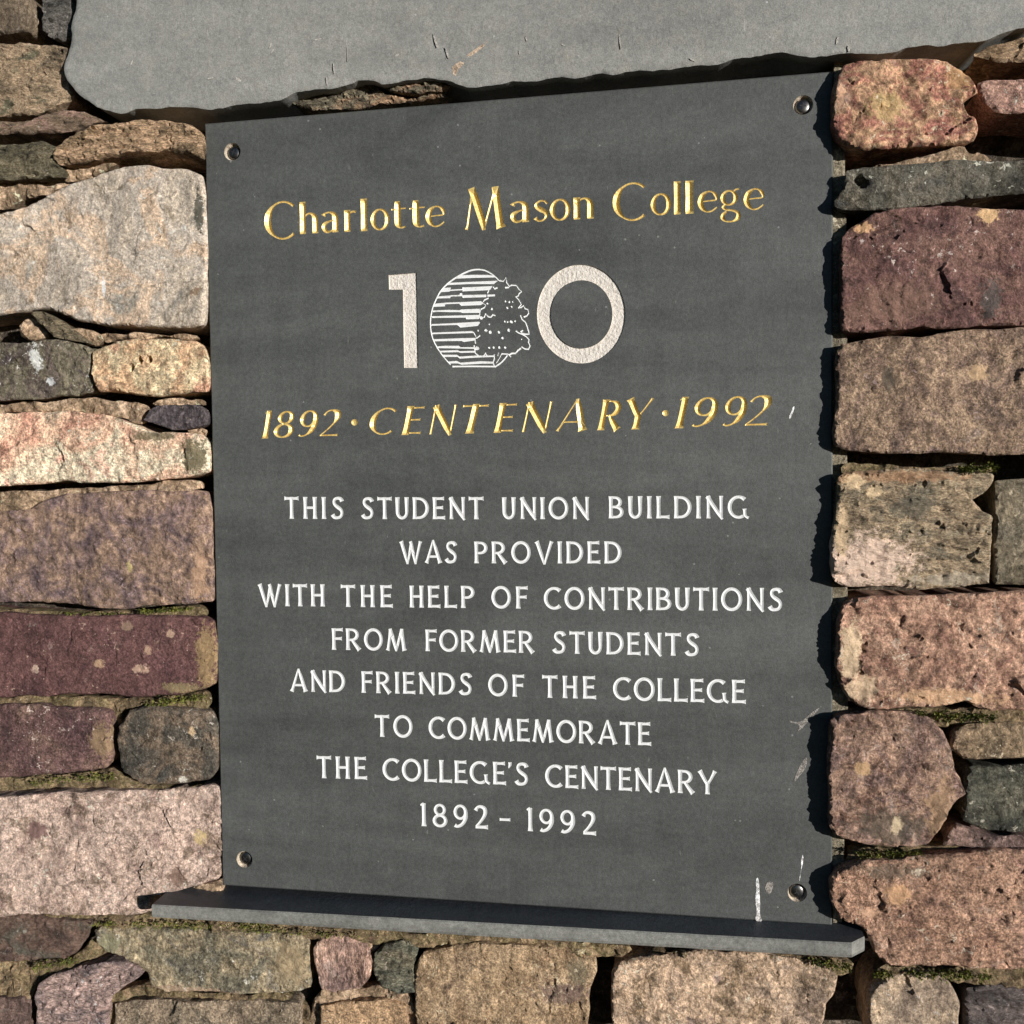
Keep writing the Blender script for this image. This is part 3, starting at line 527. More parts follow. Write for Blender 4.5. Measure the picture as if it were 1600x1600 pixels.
# ------------------------------------------------------------------ lettering: strokes -> outlines -> cut letters
def arc(cx, cy, rx, ry, a0, a1, n=14):
    return [(cx + rx*math.cos(math.radians(a0+(a1-a0)*i/n)), cy + ry*math.sin(math.radians(a0+(a1-a0)*i/n))) for i in range(n+1)]
def spline(P, n=4):
    out = []
    for i in range(len(P)-1):
        p0, p1, p2, p3 = P[max(0, i-1)], P[i], P[i+1], P[min(len(P)-1, i+2)]
        for k in range(n):
            t = k/n
            out.append(tuple(.5*((2*p1[d]) + (-p0[d]+p2[d])*t + (2*p0[d]-5*p1[d]+4*p2[d]-p3[d])*t*t + (-p0[d]+3*p1[d]-3*p2[d]+p3[d])*t**3) for d in (0, 1)))
    out.append(P[-1]); return out
def glyph(ch, tk, tn):
    """strokes of a letter: list of (points, widths); cap height 1"""
    S = []
    fl = 1.34
    def stem(x0, y0, x1, y1, w, f0=fl, f1=fl):
        ts = (0, .06, .2, .5, .8, .94, 1); ws = (w*f0, w*(1+.5*(f0-1)), w*1.0, w*.94, w*1.0, w*(1+.5*(f1-1)), w*f1)
        S.append(([(x0+(x1-x0)*t, y0+(y1-y0)*t) for t in ts], list(ws)))
    def bar(x0, y0, x1, y1, w, f0=1.0, f1=1.5):
        S.append(([(x0+(x1-x0)*t, y0+(y1-y0)*t) for t in (0, .12, .6, .88, 1)], [w*f0, w, w, w*(1+.35*(f1-1)), w*f1]))
    def curve(P, ws):
        n = len(P); S.append((P, [np.interp(i/(n-1), np.linspace(0, 1, len(ws)), ws) for i in range(n)]))
    h = tk/2
    if ch == 'T': stem(.34,0,.34,1,tk,fl,1); bar(.34,.93,0,.935,tn*.9,1,1.7); bar(.34,.93,.68,.935,tn*.9,1,1.7)
    elif ch == 'H': stem(h,0,h,1,tk); stem(.62-h,0,.62-h,1,tk); bar(h,.51,.62-h,.51,tn*.85,1,1)
    elif ch == 'I': stem(h*1.2,0,h*1.2,1,tk)
    elif ch == 'S': curve(spline([(.49,.80),(.43,.91),(.29,.945),(.15,.89),(.11,.75),(.18,.62),(.31,.52),(.43,.42),(.48,.27),(.41,.11),(.25,.055),(.11,.09),(.03,.20)]), [tn*1.5,tn*.95,tk*.8,tk*1.02,tk*.8,tn*.95,tn*1.5])
    elif ch == 'U': curve([(h,1),(h,.93),(h,.6),(h,.36)]+arc(.30,.34,.30-h,.29,180,360,14)+[(.60-h,.36),(.60-h,.6),(.60-h,.93),(.60-h,1)], [tk*fl,tk,tk,tk*.95,tn,tn*.95,tn,tn,tn*1.1,tk*1.3])
    elif ch == 'D': stem(h,0,h,1,tk); curve([(h,.935),(.25,.935)]+arc(.27,.5,.40,.435,90,-90,16)+[(.25,.065),(h,.065)], [tn*.8,tn*.85,tn,tk*.95,tk,tk*.95,tn,tn*.85,tn*.8])
    elif ch in 'EFL':
        stem(h,0,h,1,tk)
        if ch in 'EF': bar(h,.93,.52,.94,tn*.85,1,1.6); bar(h,.52,.47,.525,tn*.85,1,1.6)
        if ch in 'EL': bar(h,.07,.56,.065,tn*.85,1,1.7)
    elif ch == 'N': stem(tn*.55,0,tn*.55,1,tn); stem(.70-tn*.55,.03,.70-tn*.55,1,tn,.9,fl); curve([(.03,.98),(.2,.7),(.5,.24),(.68,-.04)], [tk*1.25,tk,tk,tk*.6])
    elif ch == 'O': curve(arc(.45,.5,.45-h*.95,.45,0,360,32), [tk*.92,tn,tk,tn,tk*.92])
    elif ch == 'C': curve(arc(.47,.5,.47-h,.45,48,312,24), [tn*1.35,tn*.9,tn*1.0,tk,tk,tn*1.0,tn*.9,tn*1.35])
    elif ch == 'G': curve(arc(.47,.5,.47-h,.45,48,300,24), [tn*1.35,tn*.9,tn,tk,tk,tn,tn*.9,tn*1.0]); stem(.74,.10,.72,.43,tn,1.0,1.5); curve([(.72,.16),(.80,.07),(.90,.02)], [tn,tn*.8,tn*.9])
    elif ch in 'PRB':
        stem(h,0,h,1,tk); yb = .47 if ch != 'B' else .52; rx = .27 if ch != 'B' else .24
        curve([(h,.94),(.24,.94)]+arc(.26,(.94+yb)/2,rx,(.94-yb)/2,90,-90,12)+[(.24,yb),(h,yb)], [tn*.8,tn*.8,tk*.9,tk,tk*.9,tn*.8,tn*.8])
        if ch == 'R': curve([(.26,.50),(.42,.27),(.58,.06),(.63,0)], [tn*.9,tk*.9,tk*1.1,tk*1.4])
        if ch == 'B': curve([(h,.515),(.28,.515)]+arc(.28,.285,.29,.225,90,-90,12)+[(.24,.06),(h,.06)], [tn*.8,tn*.8,tk*.9,tk,tk*.9,tn*.8,tn*.8])
    elif ch == 'W': curve([(.03,1),(.07,.9),(.22,.4),(.34,-.05)], [tk*1.35,tk,tk*.95,tk*.55]); curve([(.34,-.05),(.42,.3),(.54,.92)], [tn*.6,tn*.85,tn]); curve([(.50,1),(.54,.88),(.64,.4),(.74,-.05)], [tk*.9,tk*.95,tk*.9,tk*.55]); curve([(.74,-.05),(.84,.4),(.97,.9),(1.0,1)], [tn*.6,tn*.85,tn,tn*1.35])
    elif ch == 'V': curve([(.03,1),(.08,.9),(.24,.4),(.38,-.05)], [tk*1.35,tk,tk*.95,tk*.55]); curve([(.38,-.05),(.52,.4),(.68,.9),(.72,1)], [tn*.6,tn*.85,tn,tn*1.35])
    elif ch == 'A': curve([(.38,1.06),(.26,.65),(.09,.12),(.04,0)], [tn*.5,tn*.8,tn,tn*1.5]); curve([(.38,1.06),(.50,.7),(.68,.12),(.72,0)], [tk*.5,tk*.95,tk,tk*1.4]); bar(.17,.30,.60,.30,tn*.8,1,1)
    elif ch == 'M': curve([(.06,0),(.09,.1),(.16,.6),(.20,1)], [tn*1.45,tn,tn*.9,tn*1.0]); curve([(.18,1),(.28,.7),(.42,.2),(.46,-.03)], [tk*.95,tk,tk*.9,tk*.45]); curve([(.46,-.03),(.52,.2),(.66,.7),(.74,1)], [tn*.5,tn*.85,tn*.95,tn]); curve([(.73,1),(.77,.6),(.83,.1),(.86,0)], [tk*.95,tk*.95,tk,tk*1.4])
    elif ch == 'Y': curve([(.02,1),(.08,.9),(.24,.6),(.35,.42)], [tk*1.3,tk,tk*.9,tk*.9]); curve([(.35,.42),(.48,.62),(.62,.9),(.67,1)], [tn*.9,tn*.8,tn,tn*1.4]); stem(.35,0,.35,.48,tk,fl,.9)
    elif ch == '1': stem(.2,0,.2,1,tk,1.4,1.0); curve([(.2,.97),(.13,.95),(.06,.9)], [tn,tn*.8,tn*.5])
    elif ch == '8': curve(arc(.31,.735,.20,.21,0,360,22), [tk*.85,tn*.8,tk*.85,tn*.8,tk*.85]); curve(arc(.31,.265,.25,.23,0,360,24), [tk*.95,tn*.85,tk*.95,tn*.85,tk*.95])
    elif ch == '9': curve(arc(.30,.67,.23,.275,0,360,22), [tk*.95,tn*.8,tk*.9,tn*.8,tk*.95]); curve(spline([(.535,.66),(.53,.45),(.45,.25),(.32,.11),(.16,.05),(.05,.10)]), [tk*.95,tk,tk*.9,tn,tn*.9,tn*1.3])
    elif ch == '2': curve(spline([(.05,.77),(.13,.90),(.27,.945),(.43,.87),(.47,.70),(.40,.50),(.24,.27),(.07,.08)]), [tn*1.3,tn*.85,tn*.95,tk,tk*1.0,tn*1.0,tn*.8,tn*.8]); bar(.04,.06,.58,.065,tn*.95,1,1.6)
    elif ch == '-': bar(.24,.38,0,.38,tn*.8,1,1.3); bar(.22,.38,.46,.38,tn*.8,1,1.3)
    elif ch == "'": curve([(.10,1.0),(.10,.88),(.04,.74)], [tk*.95,tk*.8,tk*.2])
    elif ch == '.': curve(arc(.09,.5,.045,.045,0,360,12), [.1,.1])
    # lower case, x-height 1
    elif ch == 'h': stem(.15,0,.15,1.52,tk,1,1); curve(spline([(.15,.62),(.30,.88),(.48,.95),(.64,.82),(.68,.6),(.68,.3),(.68,0)]), [tn,tn,tn*1.2,tk*.8,tk,tk,tk])
    elif ch == 'n': stem(.15,0,.15,1.02,tk,1,1.1); curve(spline([(.15,.66),(.30,.90),(.48,.95),(.64,.82),(.68,.6),(.68,.3),(.68,0)]), [tn,tn,tn*1.2,tk*.8,tk,tk,tk])
    elif ch == 'a': curve(spline([(.10,.80),(.20,.92),(.38,.95),(.55,.85),(.60,.66),(.60,.35),(.60,0)]), [tk*.9,tn,tn*1.1,tk*.8,tk,tk,tk]); curve(spline([(.60,.58),(.38,.54),(.16,.42),(.12,.24),(.22,.06),(.40,.06),(.60,.22)]), [tn,tn,tk*.7,tk*.8,tk*.6,tn,tn])
    elif ch == 'r': stem(.14,0,.14,1.02,tk,1,1.1); curve(spline([(.14,.62),(.26,.86),(.40,.93),(.52,.90)]), [tn,tn*1.1,tn*1.2,tn*1.5])
    elif ch == 'l': stem(.14,0,.14,1.5,tk,1,1.05)
    elif ch == 'o': curve(arc(.45,.49,.36,.47,0,360,28), [tk*.9,tn,tk*.95,tn,tk*.9])
    elif ch == 't': curve(spline([(.24,1.3),(.24,1.0),(.24,.5),(.26,.2),(.38,.06),(.55,.10)]), [tk*.75,tk,tk,tk*.95,tn*1.1,tn]); bar(.24,.94,.0,.92,tn*.9,1,1.2); bar(.24,.94,.58,.95,tn*.9,1,1)
    elif ch == 'e': curve(spline([(.14,.50),(.45,.53),(.76,.56),(.74,.78),(.60,.93),(.42,.95),(.22,.80),(.13,.50),(.20,.22),(.38,.04),(.60,.06),(.80,.22)]), [tn*.8,tn*.8,tn,tk*.6,tn,tn,tk*.8,tk*.95,tk*.8,tn,tn,tn*.8])
    elif ch == 's': curve(spline([(.53,.80),(.44,.92),(.28,.95),(.14,.84),(.14,.68),(.30,.54),(.46,.42),(.50,.24),(.38,.06),(.20,.04),(.06,.18)]), [tn*1.3,tn,tn*1.2,tk*.7,tk*.9,tk*.7,tn*1.1,tn,tk*.7])
    elif ch == 'g': curve(arc(.40,.62,.27,.32,0,360,22), [tk*.75,tn,tk*.8,tn,tk*.75]); curve(spline([(.56,.86),(.68,.98),(.82,1.0)]), [tn,tn,tn*1.1]); curve(spline([(.24,.33),(.16,.20),(.28,.08),(.55,.03),(.76,-.10),(.76,-.32),(.56,-.46),(.28,-.45),(.13,-.30),(.16,-.12),(.32,.02)]), [tn,tk*.6,tn*1.2,tn*1.2,tk*.6,tk*.8,tn,tn,tk*.7,tk*.6,tn])
    return S
def quads_of(strokes):
    polys, mids = [], []
    for P, W in strokes:
        P = np.array(P, float); W = np.array(W, float)
        d = np.gradient(P, axis=0) if len(P) > 2 else np.repeat(P[1:]-P[:1], 2, 0)
        closed = np.allclose(P[0], P[-1])
        if closed: d[0] = d[-1] = P[1]-P[-2]
        nn = np.stack([-d[:, 1], d[:, 0]], 1); nn /= np.linalg.norm(nn, axis=1)[:, None]+1e-12
        A, B = P + nn*W[:, None]/2, P - nn*W[:, None]/2
        for i in range(len(P)-1): polys.append([A[i], B[i], B[i+1]]); polys.append([A[i], B[i+1], A[i+1]])
        mids += [tuple(p) for p in P]
        if not closed: mids += [tuple((P[i]+P[i+1])/2) for i in range(len(P)-1)]
    return polys, mids
def union(polys, eps=2e-5):
    vs_, fs = [], []
    for q in polys:
        ar = area(np.array(q))
        if abs(ar) < 1e-9: continue
        if ar < 0: q = q[::-1]
        b = len(vs_); vs_ += [Vector((float(p[0]), float(p[1]))) for p in q]; fs.append(list(range(b, len(vs_))))
    ov, oe, of, _, _, fm = delaunay_2d_cdt(vs_, [], fs, 1, eps)
    of = [f for f, o in zip(of, fm) if o]
    e = {}
    for f in of:
        for a, b in zip(f, f[1:]+f[:1]): e[(a, b)] = 1
    bd = [(a, b) for a, b in e if (b, a) not in e]
    ids = sorted({i for q in bd for i in q}); mp = {k: i for i, k in enumerate(ids)}
    return np.array([tuple(ov[i]) for i in ids]), [(mp[a], mp[b]) for a, b in bd]
GL = {}
def get_glyph(ch, tk, tn):
    key = (ch, tk, tn)
    if key not in GL:
        polys, mids = quads_of(glyph(ch, tk, tn)); V, E = union(polys)
        A = V[[a for a, b in E]]; B = V[[b for a, b in E]]
        M = np.array(mids); D = seg_dist(M, A, B)
        # keep centre points that lie inside
        ins = np.zeros(len(M), bool)
        for (x0, y0), (x1, y1) in zip(A, B):
            c = (y0 > M[:, 1]) != (y1 > M[:, 1]); ins ^= c & (M[:, 0] < (x1-x0)*(M[:, 1]-y0)/(y1-y0+1e-15)+x0)
        M = M[ins & (D > .02)]
        pts = [Vector(v) for v in V] + [Vector(v) for v in M]
        ov, oe, of, _, _, _ = cdt_holes(pts, E, 1e-5)
        Q = np.array([tuple(v) for v in ov]); dep = seg_dist(Q, A, B)
        GL[key] = (V, E, Q, [tuple(f) for f in of], dep)
    return GL[key]

plaque = empty('slate_plaque', 'dark slate college plaque with gold and white engraved lettering, screwed at its corners', 'plaque')
gold = NT('gold_leaf'); gv, _ = gold.coords()
gn = gold.noise(gv, 500, 5, .7)
gold.link(gold.ramp(gn.outputs[0], [(.30, (.42,.21,.05,1)), (.46, (.74,.53,.17,1)), (.7, (.90,.74,.34,1))]), gold.b.inputs['Base Color'])
gold.b.inputs['Metallic'].default_value = .3; gold.b.inputs['Roughness'].default_value = .45
white = NT('white_letter_paint'); wv, _ = white.coords(); wn_ = white.noise(wv, 420, 5, .7)
white.link(white.ramp(wn_.outputs[0], [(.30, (.42,.40,.37,1)), (.43, (.76,.76,.75,1)), (.8, (.84,.84,.84,1))]), white.b.inputs['Base Color'])
white.b.inputs['Roughness'].default_value = .7
cream = NT('pitted_white_recess'); cv, _ = cream.coords(); cn = cream.noise(cv, 330, 6, .72); cn2 = cream.noise(cv, 120, 4, .6)
cream.link(cream.ramp(cn.outputs[0], [(.26, (.46,.40,.33,1)), (.45, (.70,.64,.57,1)), (.75, (.82,.77,.70,1))]), cream.b.inputs['Base Color'])
cb = cream.new('ShaderNodeBump'); cb.inputs['Distance'].default_value = .0016; cb.inputs['Strength'].default_value = .8
cream.link(cream.math('ADD', cn.outputs[0], cn2.outputs[0]), cb.inputs['Height']); cream.link(cb.outputs[0], cream.b.inputs['Normal'])
cream.b.inputs['Roughness'].default_value = .85

CUT_V, CUT_E = [], []                      # outlines cut out of the slab's face (mm)
def add_cut(V, E):
    b = len(CUT_V); CUT_V.extend([(v[0]*1000, v[1]*1000) for v in V]); CUT_E.extend([(b+i, b+j) for i, j in E])
def place_glyph(ch, org, ux, uy, sx, sy, mat, tk, tn, shear=0.0, x_off=0.0, k=.3, dmax=9):
    V, E, Q, Fc, dep = get_glyph(ch, tk, tn)
    f = lambda A: org + ((A[:, :1] + shear*A[:, 1:] - x_off)*sx)*ux + (A[:, 1:]*sy)*uy
    W = f(V); add_cut(W, E)
    P = f(Q); name = {"'": 'apostrophe', '-': 'dash', '.': 'dot'}.get(ch, 'numeral' if ch.isdigit() else 'letter')
    c = P.mean(0)
    verts = [(x, min(dmax, d*min(sx, sy)*k), z) for (x, z), d in zip(P, dep)]
    a, b, cc = (Vector(verts[i]) for i in Fc[0])
    fc = Fc if (b-a).cross(cc-a).y < 0 else [tuple(reversed(t)) for t in Fc]
    return mesh_obj(name, verts, fc, mat, plaque, False, (c[0], 0, c[1]))
def bounds(ch, tk, tn, shear=0.0):
    V = get_glyph(ch, tk, tn)[0]; x = V[:, 0] + shear*V[:, 1]; return x.min(), x.max()
UX = np.array([1.0, 0.0]); UY = np.array([0.0, 1.0])
def word(text, x0, y0, x1, y1, cap_px, mat=white.m, tk=.165, tn=.135, k=.3):
    A, B = np.array(at(x0, y0)), np.array(at(x1, y1)); Ln = np.linalg.norm(B-A); ux = (B-A)/Ln
    T = np.array(at((x0+x1)/2, (y0+y1)/2 - cap_px)); M = (A+B)/2; s = abs((T-M)[1])
    bb = [bounds(c, tk, tn) for c in text]; wid = sum(b-a for a, b in bb)*s
    n = len(text); sx = s
    gap = (Ln-wid)/(n-1) if n > 1 else 0
    if n > 1 and (gap < .10*s or gap > .32*s):
        want = min(max(gap, .10*s), .32*s); sx = s*(Ln-want*(n-1))/wid; gap = want
    cur = 0
    for c, (a, b) in zip(text, bb):
        place_glyph(c, A + ux*cur, ux, UY, sx, s, mat, tk, tn, 0, a, k); cur += (b-a)*sx + gap
for w in [('THIS',445,810.5,538,811,34.3),('STUDENT',564,811,756,811.3,34.3),('UNION',784.5,811,921,811.2,34.3),('BUILDING',951,810,1171,810,35),
          ('WAS',624,879.6,715,880,34),('PROVIDED',741,880,971.5,880.5,34.3),
          ('WITH',403,946.8,508,947.6,34.4),('THE',533,948.2,614,949,34.4),('HELP',640,949.2,742,950,34.4),('OF',768,950.2,825,951,34.4),('CONTRIBUTIONS',850,952,1223.5,954.8,35.3),
          ('FROM',518.5,1015.2,636,1016.8,33.8),('FORMER',664.7,1017.3,836,1020.2,34),('STUDENTS',862.7,1020.8,1093,1025.2,35),
          ('AND',453,1080.3,539.7,1081.9,33.8),('FRIENDS',564.8,1082.4,738.3,1086.2,34),('OF',763,1087,819.5,1089,34.3),('THE',847.5,1090,931.6,1092,35),('COLLEGE',958,1093.6,1165.6,1099,36),
          ('TO',586,1151,645,1152.6,34.2),('COMMEMORATE',670,1153.8,1017.7,1164.8,35),
          ('THE',495.3,1215.6,573.8,1217.8,34.6),("COLLEGE'S",598,1219,826.5,1227.6,35),('CENTENARY',852,1229.8,1120.5,1241.6,36),
          ('1892',657,1290.6,762.7,1295,36),('-',781,1294,804,1295,36),('1992',823,1298.3,931.6,1304.8,36.5)]:
    word(*w)
def single(ch, x0, x1, yb, unit, tk, tn, shear=0.0, lowoff=0.0, k=.85, ysc=1.0):
    a, b = bounds(ch, tk, tn, shear); A = np.array(at(x0, yb)); B = np.array(at(x1, yb)); s = abs(at((x0+x1)/2, yb-unit)[1]-A[1])
    sx = (B[0]-A[0])/(b-a)
    return place_glyph(ch, A, UX, UY, sx, s, gold.m, tk, tn, shear, a, k)
for ch, x0, x1 in [('C',413.6,461),('h',469,497.6),('a',502.4,529),('r',538,557.5),('l',564,574.5),('o',579,609),('t',612,635),('t',640,664.6),('e',665,695.8),
                   ('M',726.8,791),('a',797,827),('s',833.6,857),('o',859,892),('n',896,928),
                   ('C',957.5,1008.7),('o',1016.5,1049),('l',1053,1064),('l',1071,1084),('e',1090,1122),('g',1125.5,1157.5),('e',1161.7,1194.5)]:
    yb = 366 - ((x0+x1)/2-483)*.0532; u = 34.0 + ((x0+x1)/2-413)*.0015
    if ch in 'CM': single(ch, x0, x1, yb + (9.5 if ch == 'C' else 8), 65.5 if ch == 'C' else 67, .165, .05)
    else: single(ch, x0, x1, yb, u, .255, .075)
for ch, x0, x1 in [('1',409,426),('8',428,460.5),('9',466,498),('2',499.7,533.8),('C',578,620.6),('E',627,664.7),('N',671,715),('T',724,765),('E',771,809),('N',815.6,864.5),('A',868.5,918),('R',933,971),('Y',979.6,1022.6),
                   ('1',1054,1077),('9',1081,1122.6),('9',1129,1168),('2',1164,1207)]:
    xm = (x0+x1)/2; single(ch, x0, x1, 685.2-(x0-409)*.0245, 43.5+(xm-409)*.0088, .18, .058, .2)
for x, y in ((554, 660), (1040, 645.5)):
    s = (at(x+5, y)[0]-at(x-5, y)[0])/.19; c = np.array(at(x, y))
    place_glyph('.', c - np.array((.09*s, .5*s)), UX, UY, s, s, gold.m, .2, .06, 0, 0, .5)

# the centenary number: flat-bottomed recesses
def recess(name, V, E, depth, mat, fine=None):
    """V in metres on the plaque's face; sunk floor with walls"""
    add_cut(V, E)
    mm = V*1000; pts = [Vector(v) for v in mm]; extra = []
    if fine:
        lo, hi = mm.min(0), mm.max(0); gx, gy = np.meshgrid(np.arange(lo[0], hi[0], fine), np.arange(lo[1], hi[1], fine))
        P = np.stack([gx.ravel(), gy.ravel()], 1) + RNG.uniform(-.3, .3, (gx.size, 2))*fine
        A = mm[[a for a, b in E]]; B = mm[[b for a, b in E]]; ins = np.zeros(len(P), bool)
        for (x0, y0), (x1, y1) in zip(A, B):
            c = (y0 > P[:, 1]) != (y1 > P[:, 1]); ins ^= c & (P[:, 0] < (x1-x0)*(P[:, 1]-y0)/(y1-y0+1e-15)+x0)
        P = P[ins]; P = P[seg_dist(P, A, B) > fine*.5]; extra = [Vector(p) for p in P]
    ov, oe, of, _, _, _ = cdt_holes(pts+extra, E, 1e-4)
    verts = []
    for v in ov:
        w = .35*noise.fractal(Vector((v.x/2.2, v.y/2.2, 3)), .8, 2, 3) if fine else 0
        verts.append((v.x/1000, depth + w/1000, v.y/1000))
    faces = [tuple(f) for f in of]
    a, b, c = (Vector(verts[i]) for i in faces[0])
    if (b-a).cross(c-a).y > 0: faces = [tuple(reversed(f)) for f in faces]
    e = {}
    for f in faces:
        for p, q in zip(f, f[1:]+f[:1]): e[(p, q)] = 1
    bd = [(p, q) for p, q in e if (q, p) not in e]; up = {}
    for p, q in bd:
        for i in (p, q):
            if i not in up: up[i] = len(verts); verts.append((verts[i][0], 0, verts[i][2]))
    faces += [(q, p, up[p], up[q]) for p, q in bd]
    ctr = V.mean(0)
    return mesh_obj(name, verts, faces, mat, plaque, False, (ctr[0], 0, ctr[1]))
def loop(px): V = np.array([at(x, y) for x, y in px]); n = len(V); return V, [(i, (i+1) % n) for i in range(n)]
V, E = loop(L_(607.4,429.5, 651,426.1, 652,460, 653,520, 653.8,574.8, 631.6,574.8, 630.4,510, 629.7,452.5, 608,452.4))
recess('numeral', V, E, .0012, cream.m, 1.0)['label'] = 'large white numeral 1 of the number 100'
Vo, Eo = loop([(908.3+69.2*math.cos(a), 490.5+77.3*math.sin(a)) for a in np.linspace(0, 2*math.pi, 72, endpoint=False)])
Vi, Ei = loop([(909+48*math.cos(a), 491+53.2*math.sin(a)) for a in np.linspace(0, 2*math.pi, 60, endpoint=False)])
recess('numeral', np.vstack([Vo, Vi]), Eo + [(a+72, b+72) for a, b in Ei], .0012, cream.m, 1.0)['label'] = 'large white ring shaped zero of the number 100'
# emblem: striped disc with a conifer
EP = []
def e_line(P, w, smooth=False):
    P = spline(P, 3) if smooth else P
    q, _ = quads_of([(P, [w]*len(P))]); EP.extend(q)
    for x, y in P[1:-1]: EP.append([np.array((x+w*.5*math.cos(a), y+w*.5*math.sin(a))) for a in np.linspace(0, 2*math.pi, 8, endpoint=False)])
def e_poly(*a): EP.append([np.array(p, float) for p in L_(*a)])
def e_dot(x, y, r=18):
    EP.append([np.array((x+r*random.uniform(.75,1.2)*math.cos(a), y+r*random.uniform(.7,1.05)*math.sin(a))) for a in np.linspace(0, 2*math.pi, 9, endpoint=False)])
e_line(L_(1070,250, 1000,180, 900,120, 830,100, 760,97, 680,110, 590,145, 480,205, 380,275, 300,350, 240,430, 190,530, 150,630, 130,720, 118,820, 122,920, 140,1020, 165,1090, 210,1180, 270,1270, 330,1345, 380,1400, 400,1415), 24, True)
e_line(L_(420,1445, 700,1442, 1015,1445), 24); e_line(L_(1005,1455, 1090,1400, 1150,1340, 1190,1285), 24, True)
e_poly(560,174, 740,168, 920,170, 1000,180, 1040,207, 700,215, 440,226, 480,200)
e_poly(370,280, 640,268, 1060,250, 1000,300, 650,300, 340,315)
e_poly(300,350, 410,345, 385,405, 260,412); e_line(L_(380,386, 560,376), 20); e_poly(555,345, 985,325, 960,370, 930,385, 560,402)
e_poly(225,470, 400,456, 400,495, 210,500); e_line(L_(395,463, 560,458), 22); e_dot(545,445,26); e_poly(550,450, 900,443, 900,482, 560,492)
e_poly(185,570, 330,556, 325,610, 165,616); e_line(L_(325,568, 530,560), 24); e_poly(515,550, 830,535, 850,570, 820,592, 540,602, 515,576)
e_poly(150,665, 390,655, 520,660, 560,650, 810,640, 800,700, 560,702, 530,690, 400,690, 220,685, 150,691)
e_poly(135,745, 440,735, 800,725, 800,785, 615,790, 600,766, 450,768, 140,771)
e_poly(130,855, 490,838, 800,820, 780,880, 530,905, 505,880, 480,868, 130,879)
e_poly(140,973, 710,950, 715,980, 140,997)
e_poly(155,1065, 540,1050, 750,1045, 750,1080, 580,1105, 545,1090, 170,1095)
e_poly(210,1165, 330,1155, 520,1155, 540,1175, 720,1175, 720,1200, 520,1195, 220,1190)
e_poly(250,1225, 500,1215, 530,1230, 730,1225, 740,1252, 530,1256, 500,1246, 260,1250)
e_poly(280,1280, 490,1280, 530,1305, 760,1290, 1000,1290, 1000,1312, 740,1322, 520,1336, 490,1312, 310,1312)
e_poly(360,1375, 490,1365, 540,1390, 820,1370, 990,1375, 985,1405, 830,1406, 550,1421, 490,1402, 390,1402)
for P, w in [(L_(1070,250, 1130,262, 1165,215, 1175,280, 1215,330, 1240,315, 1310,318, 1345,370, 1384,404, 1350,430, 1340,462, 1305,478, 1345,520, 1380,582, 1340,630, 1375,627, 1410,600, 1432,642, 1470,652, 1484,700, 1460,740, 1410,760), 22),
             (L_(1368,732, 1390,790, 1440,832, 1465,900, 1482,960, 1490,992, 1450,997, 1400,985, 1372,960, 1410,940), 24),
             (L_(1300,948, 1340,976, 1400,1000, 1450,1030, 1487,1070, 1480,1110, 1502,1160, 1480,1206, 1430,1200, 1380,1170), 24),
             (L_(1380,1188, 1335,1220, 1300,1262, 1250,1262, 1205,1288), 26), (L_(985,335, 1010,366, 1054,345), 24), (L_(932,378, 908,432), 20), (L_(905,460, 1022,455), 30),
             (L_(932,490, 870,520, 838,560, 884,590, 872,622, 820,650, 805,690, 800,765), 20), (L_(862,768, 884,716, 920,752, 956,760, 986,726, 1024,740), 26), (L_(806,826, 770,874), 22),
             (L_(712,960, 735,1002, 760,1052, 812,1010), 22), (L_(735,1055, 742,1130), 20), (L_(724,1150, 742,1260, 790,1296), 24), (L_(860,1300, 884,1262, 910,1300), 26), (L_(1004,1276, 1006,1330, 990,1400, 1010,1446), 22),
             (L_(1062,1250, 1050,1302), 14), (L_(1112,1258, 1070,1340, 1030,1400), 14), (L_(1108,1268, 1196,1272, 1240,1316), 20), (L_(1150,350, 1215,345), 24)]: e_line(P, w)
for d in [(1160,540,16),(1215,550,20),(1262,548,15),(1185,630,20),(1245,615,17),(910,570,17),(973,645,20),(1150,820,16),(1190,826,16),(1243,825,26),(1295,815,17),(935,860,14),(780,945,16),(888,942,26),(950,970,26),(1070,968,23),(1205,942,25),(1120,1048,22),(1382,1066,12),(935,1185,18),(998,1181,20),(1075,1182,24),(1155,1182,20),(765,1190,34),(826,768,32)]: e_dot(*d)
V, E = union([[p/100 for p in q] for q in EP], 1e-4)
V = np.array([at(660+x*100/8.889, 410+y*100/8.889) for x, y in V])
recess('emblem', V, E, .0007, white.m)['label'] = 'white striped disc emblem with a spreading conifer'

# screw holes
SCREWS = [at(363, 237), at(1255, 164), at(382, 1343), at(1246, 1395)]
HR = .0086
for x, z in SCREWS:
    a = np.linspace(0, 2*math.pi, 40, endpoint=False); V = np.stack([x+HR*np.cos(a), z+HR*np.sin(a)], 1)
    add_cut(V, [(i, (i+1) % 40) for i in range(40)])

